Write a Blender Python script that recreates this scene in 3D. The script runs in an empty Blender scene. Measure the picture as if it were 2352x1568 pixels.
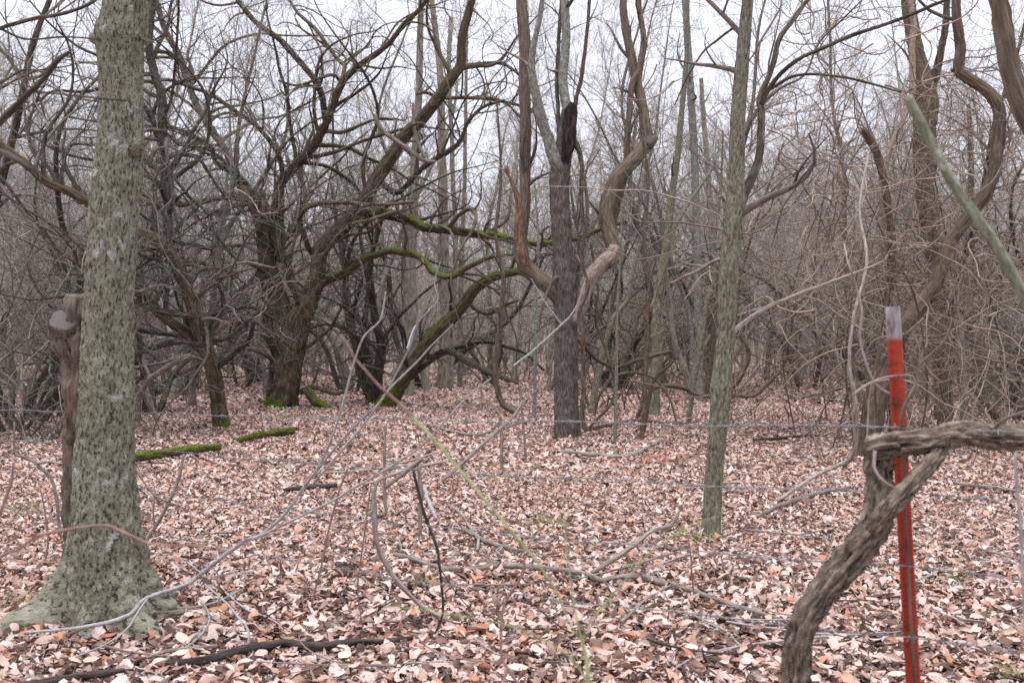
import bpy, math, random
import numpy as np

# ------------------------------------------------------------------ camera, sky, sun, exposure
SC = bpy.context.scene
COL = SC.collection
CAMZ = 1.45
F = 2352 * 35.0 / 36.0          # focal length in pixels of a 2352 px wide picture

cam_d = bpy.data.cameras.new('camera')
cam = bpy.data.objects.new('camera', cam_d)
COL.objects.link(cam)
cam.location = (0, 0, CAMZ)
cam.rotation_euler = (math.radians(90), 0, 0)
cam_d.lens = 35.0
cam_d.sensor_width = 36.0
cam_d.clip_start = 0.05
cam_d.clip_end = 2000
cam_d.dof.use_dof = True
cam_d.dof.focus_distance = 7.0
cam_d.dof.aperture_fstop = 4.5
SC.camera = cam

SUN_EL, SUN_AZ = 80.0, 205.0     # near the zenith, hidden by cloud
w = bpy.data.worlds.new('World')
SC.world = w
w.use_nodes = True
nt = w.node_tree
nt.nodes.clear()
out = nt.nodes.new('ShaderNodeOutputWorld')
sky = nt.nodes.new('ShaderNodeTexSky')
sky.sky_type = 'NISHITA'
sky.sun_disc = False
sky.sun_elevation = math.radians(SUN_EL)
sky.sun_rotation = math.radians(SUN_AZ)
bg1 = nt.nodes.new('ShaderNodeBackground')
bg1.inputs['Strength'].default_value = 0.08
nt.links.new(sky.outputs[0], bg1.inputs['Color'])
bg2 = nt.nodes.new('ShaderNodeBackground')           # the closed cloud cover
bg2.inputs['Color'].default_value = (0.82, 0.84, 0.94, 1)
bg2.inputs['Strength'].default_value = 0.56
mx = nt.nodes.new('ShaderNodeMixShader')
mx.inputs[0].default_value = 0.88
nt.links.new(bg1.outputs[0], mx.inputs[1])
nt.links.new(bg2.outputs[0], mx.inputs[2])
nt.links.new(mx.outputs[0], out.inputs['Surface'])

sd = bpy.data.lights.new('sun', 'SUN')
sd.energy = 1.5
sd.angle = math.radians(50)
sd.color = (1.0, 0.975, 0.95)
sun = bpy.data.objects.new('sun', sd)
COL.objects.link(sun)
sun.location = (0, 0, 30)
sun.rotation_euler = (math.radians(90 - SUN_EL), 0, math.radians(-25))

SC.view_settings.view_transform = 'Standard'
SC.view_settings.look = 'None'
SC.view_settings.gamma = 1.0
SC.view_settings.use_curve_mapping = False
SC.view_settings.exposure = 1.47
SC.render.engine = 'CYCLES'
SC.cycles.max_bounces = 4
SC.cycles.diffuse_bounces = 3
SC.cycles.glossy_bounces = 2
SC.cycles.use_denoising = False
SC.cycles.volume_bounces = 0

RNG = np.random.default_rng(11)
random.seed(5)


# ------------------------------------------------------------------ noise
def _h(ix, iy, iz):
    n = (ix.astype(np.int64) * 374761393 + iy.astype(np.int64) * 668265263 + iz.astype(np.int64) * 2147483647) & 0xFFFFFFFF
    n = ((n ^ (n >> 13)) * 1274126177) & 0xFFFFFFFF
    n = (n ^ (n >> 16)) & 0xFFFFFFFF
    return n / 4294967295.0


def vnoise(x, y, z):
    x, y, z = np.broadcast_arrays(np.asarray(x, float), np.asarray(y, float), np.asarray(z, float))
    ix, iy, iz = np.floor(x), np.floor(y), np.floor(z)
    fx, fy, fz = x - ix, y - iy, z - iz
    fx, fy, fz = fx * fx * (3 - 2 * fx), fy * fy * (3 - 2 * fy), fz * fz * (3 - 2 * fz)
    r = 0
    for dx in (0, 1):
        wx = fx if dx else 1 - fx
        for dy in (0, 1):
            wy = fy if dy else 1 - fy
            for dz in (0, 1):
                wz = fz if dz else 1 - fz
                r = r + wx * wy * wz * _h(ix + dx, iy + dy, iz + dz)
    return r


def fbm(x, y, z, o=3):
    r, a, t = 0, 1.0, 0
    for i in range(o):
        r = r + a * vnoise(x * 2 ** i + 17 * i, y * 2 ** i + 5 * i, z * 2 ** i + 9 * i)
        t += a
        a *= 0.5
    return r / t


def ground_z(x, y):
    return 0.10 * (vnoise(np.asarray(x) * 0.35 + 40, np.asarray(y) * 0.35 + 9, 0.5) - 0.5) + 0.04 * (vnoise(np.asarray(x) * 1.3, np.asarray(y) * 1.3, 3.5) - 0.5)


def at(px, py, d):
    """picture direction plus distance -> point in the wood"""
    return np.array([(px - 1176) / F * d, d, CAMZ - (py - 784) / F * d])


# ------------------------------------------------------------------ mesh collector
class MB:
    def __init__(self):
        self.v, self.q, self.t, self.bk, self.rnd, self.n = [], [], [], [], [], 0

    def raw(self, v, q=None, t=None, bk=None, rnd=None):
        v = np.asarray(v, float).reshape(-1, 3)
        self.v.append(v)
        if q is not None and len(q):
            self.q.append(np.asarray(q, np.int64).reshape(-1, 4) + self.n)
        if t is not None and len(t):
            self.t.append(np.asarray(t, np.int64).reshape(-1, 3) + self.n)
        self.bk.append(v.copy() if bk is None else np.asarray(bk, float).reshape(-1, 3))
        self.rnd.append(np.full(len(v), 0.5) if rnd is None else np.broadcast_to(np.asarray(rnd, float).reshape(-1), (len(v),)) if np.size(rnd) == 1 else np.asarray(rnd, float).reshape(-1))
        self.n += len(v)

    def tubes(self, P, R, K=3, disp=None, rnd=None, cap=False, lobe=None):
        """P (N,S,3) centre lines, R (N,S) radii"""
        P = np.asarray(P, float)
        R = np.asarray(R, float)
        if P.ndim == 2:
            P, R = P[None], R[None]
        N, S, _ = P.shape
        if N == 0:
            return
        T = np.gradient(P, axis=1)
        T /= np.linalg.norm(T, axis=2, keepdims=True) + 1e-9
        ref = np.where(np.abs(T[:, 0, 1:2]) < 0.85, np.array([[0, 1.0, 0]]), np.array([[1.0, 0, 0]]))
        nrm = ref - T[:, 0] * (ref * T[:, 0]).sum(1, keepdims=True)
        nrm /= np.linalg.norm(nrm, axis=1, keepdims=True) + 1e-9
        NN = np.empty_like(P)
        NN[:, 0] = nrm
        for i in range(1, S):
            nrm = nrm - T[:, i] * (nrm * T[:, i]).sum(1, keepdims=True)
            nrm /= np.linalg.norm(nrm, axis=1, keepdims=True) + 1e-9
            NN[:, i] = nrm
        BB = np.cross(T, NN)
        a = np.arange(K) * 2 * np.pi / K
        ca, sa = np.cos(a), np.sin(a)
        seg = np.linalg.norm(np.diff(P, axis=1), axis=2)
        vv = np.concatenate([np.zeros((N, 1)), np.cumsum(seg, 1)], 1)
        sh = RNG.uniform(0, 40, (N, 1))
        RR = np.repeat(R[:, :, None], K, 2)
        if lobe is not None:
            RR = RR + lobe(NN, BB, ca, sa, P)
        if disp is not None:
            RR = RR * (1 + disp(ca[None, None, :] + sh[:, :, None], sa[None, None, :], vv[:, :, None] + 0 * RR, R[:, :, None]))
        V = P[:, :, None, :] + RR[..., None] * (ca[None, None, :, None] * NN[:, :, None, :] + sa[None, None, :, None] * BB[:, :, None, :])
        rm = R.mean(1)[:, None, None]
        bk = np.stack([RR * 0 + rm * ca + sh[:, :, None], RR * 0 + rm * sa, RR * 0 + vv[:, :, None]], -1)
        idx = np.arange(N * S * K).reshape(N, S, K)
        nx = np.roll(idx, -1, 2)
        q = np.stack([idx[:, :-1], nx[:, :-1], nx[:, 1:], idx[:, 1:]], -1).reshape(-1, 4)
        if rnd is None:
            rnd = RNG.random(N)
        rn = np.repeat(np.broadcast_to(np.asarray(rnd, float), (N,)), S * K)
        tri = None
        V = V.reshape(-1, 3)
        bk = bk.reshape(-1, 3)
        if cap:
            extra, tr = [], []
            for i in range(N):
                for s in (0, S - 1):
                    ci = len(V) + len(extra)
                    extra.append(P[i, s])
                    ring = idx[i, s]
                    rr = np.roll(ring, -1)
                    for k in range(K):
                        tr.append((ring[k], ci, rr[k]) if s == 0 else (ring[k], rr[k], ci))
            V = np.concatenate([V, np.array(extra)])
            bk = np.concatenate([bk, np.array(extra)])
            rn = np.concatenate([rn, np.full(len(extra), 0.5)])
            tri = tr
        self.raw(V, q, tri, bk, rn)

    def build(self, name, mat, parent=None, origin=(0, 0, 0), smooth=True):
        me = bpy.data.meshes.new(name)
        V = np.concatenate(self.v) - np.asarray(origin, float)
        q = np.concatenate(self.q) if self.q else np.zeros((0, 4), np.int64)
        t = np.concatenate(self.t) if self.t else np.zeros((0, 3), np.int64)
        me.vertices.add(len(V))
        me.vertices.foreach_set('co', V.astype(np.float32).ravel())
        me.loops.add(len(q) * 4 + len(t) * 3)
        me.loops.foreach_set('vertex_index', np.concatenate([q.ravel(), t.ravel()]).astype(np.int32))
        me.polygons.add(len(q) + len(t))
        ls = np.concatenate([np.arange(len(q)) * 4, len(q) * 4 + np.arange(len(t)) * 3]).astype(np.int32)
        me.polygons.foreach_set('loop_start', ls)
        me.polygons.foreach_set('use_smooth', np.full(len(q) + len(t), smooth))
        at1 = me.attributes.new('bk', 'FLOAT_VECTOR', 'POINT')
        at1.data.foreach_set('vector', np.concatenate(self.bk).astype(np.float32).ravel())
        at2 = me.attributes.new('rnd', 'FLOAT', 'POINT')
        at2.data.foreach_set('value', np.concatenate(self.rnd).astype(np.float32))
        me.update(calc_edges=True)
        for m in (mat if isinstance(mat, (list, tuple)) else [mat]):
            me.materials.append(m)
        o = bpy.data.objects.new(name, me)
        COL.objects.link(o)
        if parent is not None:
            o.parent = parent
        else:
            o.location = origin
        return o


def tag(o, label=None, cat=None, group=None, kind=None):
    if label:
        o['label'] = label
    if cat:
        o['category'] = cat
    if group:
        o['group'] = group
    if kind:
        o['kind'] = kind
    return o


def empty(name, loc, label, cat, group=None):
    o = bpy.data.objects.new(name, None)
    COL.objects.link(o)
    o.location = loc
    o.empty_display_size = 0.2
    return tag(o, label, cat, group)


def copy_tree(o, loc, rz=0.0, sc=1.0, label=None):
    c = o.copy()
    COL.objects.link(c)
    c.location = loc
    c.rotation_euler = (0, 0, rz)
    c.scale = (sc, sc, sc)
    if label:
        c['label'] = label
    for ch in o.children:
        k = ch.copy()
        COL.objects.link(k)
        k.parent = c
    return c


# ------------------------------------------------------------------ materials
def new_mat(name):
    m = bpy.data.materials.new(name)
    m.use_nodes = True
    t = m.node_tree
    b = t.nodes['Principled BSDF']
    return m, t, b


def N(t, typ, **kw):
    n = t.nodes.new(typ)
    for k, v in kw.items():
        setattr(n, k, v)
    return n


def ramp(t, stops, interp='LINEAR'):
    r = N(t, 'ShaderNodeValToRGB')
    r.color_ramp.interpolation = interp
    e = r.color_ramp.elements
    while len(e) < len(stops):
        e.new(0.5)
    for i, (p, c) in enumerate(stops):
        e[i].position = p
        e[i].color = (*c, 1) if len(c) == 3 else c
    return r


def mixc(t, fac, a, b):
    m = N(t, 'ShaderNodeMix', data_type='RGBA')
    for s, v in ((m.inputs[0], fac), (m.inputs[6], a), (m.inputs[7], b)):
        if hasattr(v, 'is_linked') or hasattr(v, 'links'):
            t.links.new(v, s)
        else:
            s.default_value = (*v, 1) if isinstance(v, tuple) else v
    return m.outputs[2]


def mth(t, op, a, b=None, clamp=False):
    m = N(t, 'ShaderNodeMath', operation=op, use_clamp=clamp)
    for s, v in ((m.inputs[0], a), (m.inputs[1], b)):
        if v is None:
            continue
        if hasattr(v, 'links'):
            t.links.new(v, s)
        else:
            s.default_value = v
    return m.outputs[0]


def noise(t, vec, scale, detail=3, rough=0.55):
    n = N(t, 'ShaderNodeTexNoise')
    n.inputs['Scale'].default_value = scale
    n.inputs['Detail'].default_value = detail
    n.inputs['Roughness'].default_value = rough
    if vec is not None:
        t.links.new(vec, n.inputs['Vector'])
    return n.outputs['Fac']


def mapped(t, vec, sc):
    m = N(t, 'ShaderNodeMapping')
    m.inputs['Scale'].default_value = sc
    t.links.new(vec, m.inputs['Vector'])
    return m.outputs[0]


def bark(name, dark, mid, light, scale=30, stretch=0.2, lichen=None, lich_amt=0.0, lich_scale=9, moss=0.0,
         moss_low=0.0, bump=0.5, var=0.25, rough=0.85, cells=False, tint=None, tint_amt=0.3):
    m, t, b = new_mat(name)
    a = N(t, 'ShaderNodeAttribute', attribute_name='bk').outputs['Vector']
    rn = N(t, 'ShaderNodeAttribute', attribute_name='rnd').outputs['Fac']
    st = mapped(t, a, (1, 1, stretch))
    n1 = noise(t, st, scale, 4, 0.65)
    if cells:
        vo = N(t, 'ShaderNodeTexVoronoi', feature='F1')
        vo.inputs['Scale'].default_value = scale * 0.55
        t.links.new(mapped(t, a, (1, 1, max(stretch, 0.45))), vo.inputs['Vector'])
        h = mth(t, 'ADD', mth(t, 'MULTIPLY', vo.outputs['Distance'], 0.75), mth(t, 'MULTIPLY', n1, 0.45), True)
        h = mth(t, 'SUBTRACT', 1.0, h, True)
        h = mth(t, 'ADD', mth(t, 'MULTIPLY', h, 0.8), 0.12)
    else:
        h = n1
    cr = ramp(t, [(0.30, dark), (0.50, mid), (0.72, light)])
    t.links.new(h, cr.inputs[0])
    c = cr.outputs[0]
    if tint:
        nt_ = ramp(t, [(0.45, (0, 0, 0)), (0.62, (1, 1, 1))])
        t.links.new(noise(t, mapped(t, a, (1, 1, 0.4)), 5, 3), nt_.inputs[0])
        c = mixc(t, mth(t, 'MULTIPLY', nt_.outputs[0], tint_amt), c, tint)
    if lichen:
        ln = ramp(t, [(0.5 + 0.16 * (1 - lich_amt) - 0.05, (0, 0, 0)), (0.5 + 0.16 * (1 - lich_amt) + 0.07, (1, 1, 1))])
        t.links.new(noise(t, a, lich_scale, 5, 0.7), ln.inputs[0])
        c = mixc(t, mth(t, 'MULTIPLY', ln.outputs[0], 0.85), c, lichen)
    if var:
        br = mth(t, 'ADD', mth(t, 'MULTIPLY', rn, 2 * var), 1 - var)
        hv = N(t, 'ShaderNodeHueSaturation')
        t.links.new(br, hv.inputs['Value'])
        t.links.new(c, hv.inputs['Color'])
        c = hv.outputs[0]
    if moss or moss_low:
        geo = N(t, 'ShaderNodeNewGeometry')
        sx = N(t, 'ShaderNodeSeparateXYZ')
        t.links.new(geo.outputs['Normal'], sx.inputs[0])
        mn = noise(t, a, 4.0, 4, 0.6)
        v = mth(t, 'ADD', mth(t, 'MULTIPLY', sx.outputs['Z'], 0.55), mth(t, 'MULTIPLY', mn, 0.9))
        if moss_low:
            tc = N(t, 'ShaderNodeTexCoord')
            so = N(t, 'ShaderNodeSeparateXYZ')
            t.links.new(tc.outputs['Object'], so.inputs[0])
            low = mth(t, 'SUBTRACT', 1.0, mth(t, 'DIVIDE', so.outputs['Z'], moss_low), True)
            v = mth(t, 'ADD', v, mth(t, 'MULTIPLY', low, 0.75))
        mr = ramp(t, [(1.0 - moss * 0.55, (0, 0, 0)), (min(1.0, 1.10 - moss * 0.55), (1, 1, 1))])
        t.links.new(v, mr.inputs[0])
        mc = ramp(t, [(0.3, (0.035, 0.05, 0.008)), (0.7, (0.135, 0.18, 0.018))])
        t.links.new(noise(t, a, 60, 2), mc.inputs[0])
        c = mixc(t, mr.outputs[0], c, mc.outputs[0])
    t.links.new(c, b.inputs['Base Color'])
    b.inputs['Roughness'].default_value = rough
    b.inputs['Specular IOR Level'].default_value = 0.25
    if bump:
        bn = N(t, 'ShaderNodeBump')
        bn.inputs['Strength'].default_value = bump
        bn.inputs['Distance'].default_value = 0.02
        t.links.new(h, bn.inputs['Height'])
        t.links.new(bn.outputs[0], b.inputs['Normal'])
    return m


def plain(name, c, rough=0.7, metal=0.0, noise_amt=0.25, nscale=40, spec=0.3):
    m, t, b = new_mat(name)
    a = N(t, 'ShaderNodeAttribute', attribute_name='bk').outputs['Vector']
    n1 = noise(t, a, nscale, 4)
    lo = tuple(x * (1 - noise_amt) for x in c)
    hi = tuple(min(1, x * (1 + noise_amt)) for x in c)
    cr = ramp(t, [(0.3, lo), (0.7, hi)])
    t.links.new(n1, cr.inputs[0])
    t.links.new(cr.outputs[0], b.inputs['Base Color'])
    b.inputs['Roughness'].default_value = rough
    b.inputs['Metallic'].default_value = metal
    b.inputs['Specular IOR Level'].default_value = spec
    return m


M = {}
m, t, b = new_mat('lichen_bark')
bkv = N(t, 'ShaderNodeAttribute', attribute_name='bk').outputs['Vector']
cr = ramp(t, [(0.30, (0.115, 0.108, 0.078)), (0.50, (0.225, 0.213, 0.160)), (0.70, (0.34, 0.325, 0.26))])
t.links.new(noise(t, mapped(t, bkv, (1, 1, 0.6)), 16, 6, 0.7), cr.inputs[0])
tn_ = ramp(t, [(0.42, (0, 0, 0)), (0.62, (1, 1, 1))])
t.links.new(noise(t, bkv, 3.2, 4), tn_.inputs[0])
c = mixc(t, mth(t, 'MULTIPLY', tn_.outputs[0], 0.35), cr.outputs[0], (0.15, 0.15, 0.095))
pn = noise(t, mapped(t, bkv, (1, 1, 0.42)), 78, 5, 0.68)
pr = ramp(t, [(0.415, (1, 1, 1)), (0.465, (0, 0, 0))])
t.links.new(pn, pr.inputs[0])
c = mixc(t, mth(t, 'MULTIPLY', pr.outputs[0], 0.88), c, (0.032, 0.030, 0.021))
fl = ramp(t, [(0.565, (0, 0, 0)), (0.62, (1, 1, 1))])
t.links.new(pn, fl.inputs[0])
c = mixc(t, mth(t, 'MULTIPLY', fl.outputs[0], 0.55), c, (0.36, 0.35, 0.29))
ln = ramp(t, [(0.585, (0, 0, 0)), (0.62, (1, 1, 1))])
t.links.new(noise(t, bkv, 9, 6, 0.72), ln.inputs[0])
c = mixc(t, mth(t, 'MULTIPLY', ln.outputs[0], 0.75), c, (0.39, 0.42, 0.385))
t.links.new(c, b.inputs['Base Color'])
b.inputs['Roughness'].default_value = 0.9
b.inputs['Specular IOR Level'].default_value = 0.2
bn = N(t, 'ShaderNodeBump')
bn.inputs['Strength'].default_value = 1.0
bn.inputs['Distance'].default_value = 0.02
t.links.new(pn, bn.inputs['Height'])
t.links.new(bn.outputs[0], b.inputs['Normal'])
M['lichen_bark'] = m
M['snag'] = bark('snag_bark', (0.036, 0.027, 0.021), (0.135, 0.105, 0.084), (0.235, 0.19, 0.158), 50, 0.15, bump=1.0, var=0.05, tint=(0.16, 0.09, 0.06), tint_amt=0.3)
M['cut_wood'] = plain('weathered_cut_wood', (0.13, 0.112, 0.104), 0.9, 0, 0.5, 30)
M['plate_bark'] = bark('plate_bark', (0.024, 0.019, 0.016), (0.105, 0.088, 0.074), (0.215, 0.19, 0.168), 58, 0.20, lichen=(0.24, 0.235, 0.20), lich_amt=0.05,
                       lich_scale=14, bump=1.0, var=0.0)
M['grey_bark'] = bark('pale_grey_bark', (0.07, 0.065, 0.055), (0.19, 0.185, 0.16), (0.33, 0.33, 0.30), 34, 0.5, lichen=(0.42, 0.45, 0.40), lich_amt=0.15, bump=0.6, var=0.1)
M['green_bark'] = bark('green_grey_bark', (0.036, 0.031, 0.023), (0.17, 0.156, 0.112), (0.33, 0.315, 0.25), 80, 0.28, lichen=(0.27, 0.30, 0.245), lich_amt=0.12,
                       lich_scale=8, bump=0.8, var=0.1, tint=(0.14, 0.145, 0.08), tint_amt=0.25)
M['brown_bark'] = bark('furrowed_brown_bark', (0.035, 0.026, 0.019), (0.12, 0.092, 0.068), (0.21, 0.175, 0.14), 42, 0.12, bump=0.9, var=0.15, tint=(0.15, 0.10, 0.065), tint_amt=0.25)
M['mossy_bark'] = bark('dark_mossy_bark', (0.016, 0.012, 0.009), (0.075, 0.060, 0.040), (0.17, 0.142, 0.10), 34, 0.14, bump=0.9, var=0.2, moss=0.14, moss_low=0.55,
                       tint=(0.12, 0.078, 0.04), tint_amt=0.3)
M['mossy_limb'] = bark('mossy_limb_bark', (0.018, 0.014, 0.009), (0.080, 0.066, 0.040), (0.18, 0.15, 0.10), 30, 0.14, bump=0.9, var=0.2, moss=0.80, moss_low=0.7)
M['moss_log'] = bark('moss_covered_log', (0.03, 0.02, 0.012), (0.09, 0.06, 0.04), (0.16, 0.12, 0.08), 30, 0.14, bump=0.8, var=0.1, moss=0.98)
M['dark_limb'] = bark('dark_limb_bark', (0.018, 0.014, 0.011), (0.066, 0.054, 0.040), (0.16, 0.14, 0.11), 40, 0.2, bump=0.7, var=0.35, lichen=(0.22, 0.23, 0.17), lich_amt=0.12, lich_scale=11)
M['vine'] = bark('shaggy_vine_bark', (0.022, 0.016, 0.012), (0.165, 0.126, 0.097), (0.36, 0.295, 0.24), 105, 0.16, bump=1.0, var=0.15)
M['vine_snake'] = bark('snaking_trunk_bark', (0.025, 0.018, 0.014), (0.085, 0.062, 0.046), (0.19, 0.14, 0.105), 45, 0.10, bump=0.9, var=0.1, tint=(0.19, 0.125, 0.08), tint_amt=0.35)
M['red_vine'] = bark('reddish_vine_bark', (0.095, 0.068, 0.054), (0.22, 0.167, 0.135), (0.34, 0.272, 0.228), 60, 0.1, bump=0.4, var=0.45)
M['bare_wood'] = bark('bare_pink_wood', (0.10, 0.075, 0.062), (0.285, 0.22, 0.185), (0.40, 0.33, 0.29), 45, 0.3, bump=0.8, var=0.0)
M['torn_wood'] = bark('torn_orange_wood', (0.035, 0.022, 0.016), (0.15, 0.085, 0.058), (0.30, 0.18, 0.125), 60, 0.08, bump=1.0, var=0.0)
M['rot'] = bark('rotten_black_bark', (0.007, 0.006, 0.005), (0.022, 0.017, 0.015), (0.10, 0.05, 0.035), 50, 0.15, bump=1.0, var=0.0)
M['far_bark'] = bark('far_trunk_bark', (0.09, 0.074, 0.060), (0.235, 0.204, 0.172), (0.35, 0.31, 0.27), 24, 0.15, bump=0.6, var=0.15, tint=(0.13, 0.14, 0.07), tint_amt=0.35)  # base colour lightened to stand in for haze on distant trunks
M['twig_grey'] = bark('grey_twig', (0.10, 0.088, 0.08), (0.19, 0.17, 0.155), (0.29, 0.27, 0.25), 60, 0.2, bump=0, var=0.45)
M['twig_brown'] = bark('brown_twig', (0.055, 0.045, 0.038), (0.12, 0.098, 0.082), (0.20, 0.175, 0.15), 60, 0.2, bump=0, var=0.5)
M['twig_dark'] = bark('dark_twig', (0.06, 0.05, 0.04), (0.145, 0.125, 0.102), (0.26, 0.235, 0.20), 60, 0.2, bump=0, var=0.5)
M['twig_far'] = bark('far_twig', (0.23, 0.197, 0.166), (0.36, 0.318, 0.278), (0.46, 0.415, 0.375), 60, 0.2, bump=0, var=0.4)  # paler than the near twigs: haze of the far wood put into the colour
M['cane_pale'] = bark('pale_grey_cane', (0.17, 0.155, 0.15), (0.30, 0.285, 0.28), (0.42, 0.405, 0.40), 90, 0.3, bump=0.3, var=0.1, lichen=(0.38, 0.40, 0.34), lich_amt=0.1, lich_scale=20)
M['cane_red'] = bark('reddish_cane', (0.14, 0.075, 0.065), (0.25, 0.155, 0.135), (0.35, 0.235, 0.21), 90, 0.3, bump=0.2, var=0.1)
M['cane_green'] = bark('green_briar_cane', (0.16, 0.18, 0.075), (0.29, 0.31, 0.15), (0.42, 0.43, 0.25), 70, 0.3, bump=0.2, var=0.05)
M['lichen_branch'] = bark('lichen_branch', (0.07, 0.07, 0.05), (0.17, 0.175, 0.125), (0.30, 0.31, 0.24), 60, 0.5, lichen=(0.42, 0.45, 0.38), lich_amt=0.5, lich_scale=26, bump=0.5, var=0.0)
M['stick'] = bark('dead_stick', (0.085, 0.065, 0.055), (0.235, 0.19, 0.165), (0.37, 0.32, 0.29), 60, 0.15, bump=0.6, var=0.2, lichen=(0.36, 0.35, 0.32), lich_amt=0.1, lich_scale=15)
M['dark_stick'] = bark('dark_wet_stick', (0.015, 0.011, 0.010), (0.05, 0.038, 0.034), (0.12, 0.095, 0.085), 50, 0.15, bump=0.8, var=0.1)
M['wire'] = plain('galvanised_wire', (0.21, 0.215, 0.225), 0.55, 0.2, 0.35, 60, 0.5)
M['tie'] = plain('rusty_tie_wire', (0.10, 0.065, 0.055), 0.6, 0.5, 0.4, 60)
M['moss'] = plain('moss_tuft', (0.105, 0.145, 0.018), 0.95, 0, 0.5, 50, 0.1)
M['grass'] = plain('grass_blade', (0.15, 0.20, 0.05), 0.7, 0, 0.4, 30)
M['grass_dry'] = plain('dry_grass_blade', (0.33, 0.30, 0.14), 0.8, 0, 0.3, 30)
M['pink'] = plain('pink_petal', (0.62, 0.06, 0.22), 0.6, 0, 0.2, 80)

# red oxide paint of the post, with the bare galvanised top
m, t, b = new_mat('red_post_paint')
tc = N(t, 'ShaderNodeTexCoord').outputs['Object']
n1 = noise(t, tc, 35, 5, 0.7)
cr = ramp(t, [(0.36, (0.085, 0.032, 0.022)), (0.45, (0.31, 0.034, 0.018)), (0.75, (0.40, 0.047, 0.026))])
t.links.new(n1, cr.inputs[0])
sp = N(t, 'ShaderNodeSeparateXYZ')
t.links.new(tc, sp.inputs[0])
top = ramp(t, [(0.0, (0, 0, 0)), (1.0, (1, 1, 1))])
hh = mth(t, 'ADD', mth(t, 'MULTIPLY', sp.outputs['Z'], 90), mth(t, 'MULTIPLY', n1, 1.2))
t.links.new(mth(t, 'SUBTRACT', hh, 90 * 1.512 + 0.6, True), top.inputs[0])
gr = ramp(t, [(0.3, (0.13, 0.07, 0.06)), (0.48, (0.27, 0.235, 0.25)), (0.7, (0.38, 0.35, 0.38))])
t.links.new(noise(t, mapped(t, tc, (1, 1, 0.3)), 60, 4), gr.inputs[0])
t.links.new(mixc(t, top.outputs[0], cr.outputs[0], gr.outputs[0]), b.inputs['Base Color'])
b.inputs['Roughness'].default_value = 0.55
b.inputs['Specular IOR Level'].default_value = 0.35
M['post'] = m

LEAF_STOPS = [(0.0, (0.078, 0.048, 0.040)), (0.06, (0.175, 0.102, 0.083)), (0.14, (0.30, 0.188, 0.157)), (0.25, (0.415, 0.275, 0.234)),
              (0.38, (0.48, 0.343, 0.301)), (0.53, (0.53, 0.402, 0.358)), (0.68, (0.565, 0.449, 0.408)), (0.795, (0.60, 0.50, 0.461)),
              (0.845, (0.50, 0.286, 0.206)), (0.915, (0.42, 0.199, 0.128)), (0.966, (0.34, 0.203, 0.132))]









def leaf_material(name, fixed=None):
    m, t, b = new_mat(name)
    if fixed is None:
        rn = N(t, 'ShaderNodeAttribute', attribute_name='rnd').outputs['Fac']
        cr = ramp(t, LEAF_STOPS, 'CONSTANT')
        t.links.new(rn, cr.inputs[0])
        base = cr.outputs[0]
    else:
        rg = N(t, 'ShaderNodeRGB')
        rg.outputs[0].default_value = (*fixed, 1)
        base = rg.outputs[0]
    bk = N(t, 'ShaderNodeAttribute', attribute_name='bk').outputs['Vector']
    n1 = noise(t, bk, 45, 4, 0.65)
    hs = N(t, 'ShaderNodeHueSaturation')
    t.links.new(base, hs.inputs['Color'])
    t.links.new(mth(t, 'ADD', mth(t, 'MULTIPLY', n1, 0.8), 0.6), hs.inputs['Value'])
    t.links.new(hs.outputs[0], b.inputs['Base Color'])
    b.inputs['Roughness'].default_value = 0.66
    b.inputs['Specular IOR Level'].default_value = 0.25
    bn = N(t, 'ShaderNodeBump')
    bn.inputs['Strength'].default_value = 0.35
    bn.inputs['Distance'].default_value = 0.01
    t.links.new(n1, bn.inputs['Height'])
    t.links.new(bn.outputs[0], b.inputs['Normal'])
    return m


M['leaf'] = leaf_material('dead_leaves')

# forest floor below the loose leaves: a mosaic of flattened leaf pieces over dark mould, its colour lowered to imitate shade in the gaps
m, t, b = new_mat('forest_floor')
tc = N(t, 'ShaderNodeTexCoord').outputs['Object']
vo = N(t, 'ShaderNodeTexVoronoi')
vo.inputs['Scale'].default_value = 13
dn = N(t, 'ShaderNodeTexNoise')
dn.inputs['Scale'].default_value = 25
t.links.new(tc, dn.inputs['Vector'])
wv = N(t, 'ShaderNodeVectorMath', operation='MULTIPLY_ADD')
t.links.new(dn.outputs['Color'], wv.inputs[0])
wv.inputs[1].default_value = (0.09, 0.09, 0.0)
t.links.new(tc, wv.inputs[2])
t.links.new(wv.outputs[0], vo.inputs['Vector'])
sepc = N(t, 'ShaderNodeSeparateColor')
t.links.new(vo.outputs['Color'], sepc.inputs[0])
cr = ramp(t, [(p, tuple(x * 0.72 for x in c)) for p, c in LEAF_STOPS], 'CONSTANT')
t.links.new(sepc.outputs[0], cr.inputs[0])
dk = ramp(t, [(0.35, (1, 1, 1)), (0.62, (0.0, 0.0, 0.0))])
t.links.new(noise(t, tc, 18, 5, 0.7), dk.inputs[0])
c = mixc(t, mth(t, 'MULTIPLY', dk.outputs[0], 0.45), cr.outputs[0], (0.05, 0.030, 0.024))
ol = ramp(t, [(0.52, (0, 0, 0)), (0.70, (1, 1, 1))])
t.links.new(noise(t, tc, 0.16, 4, 0.6), ol.inputs[0])
c = mixc(t, mth(t, 'MULTIPLY', ol.outputs[0], 0.40), c, (0.27, 0.22, 0.11))
t.links.new(c, b.inputs['Base Color'])
b.inputs['Roughness'].default_value = 0.75
bn = N(t, 'ShaderNodeBump')
bn.inputs['Strength'].default_value = 0.6
bn.inputs['Distance'].default_value = 0.03
t.links.new(vo.outputs['Distance'], bn.inputs['Height'])
t.links.new(bn.outputs[0], b.inputs['Normal'])
M['floor'] = m

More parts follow.
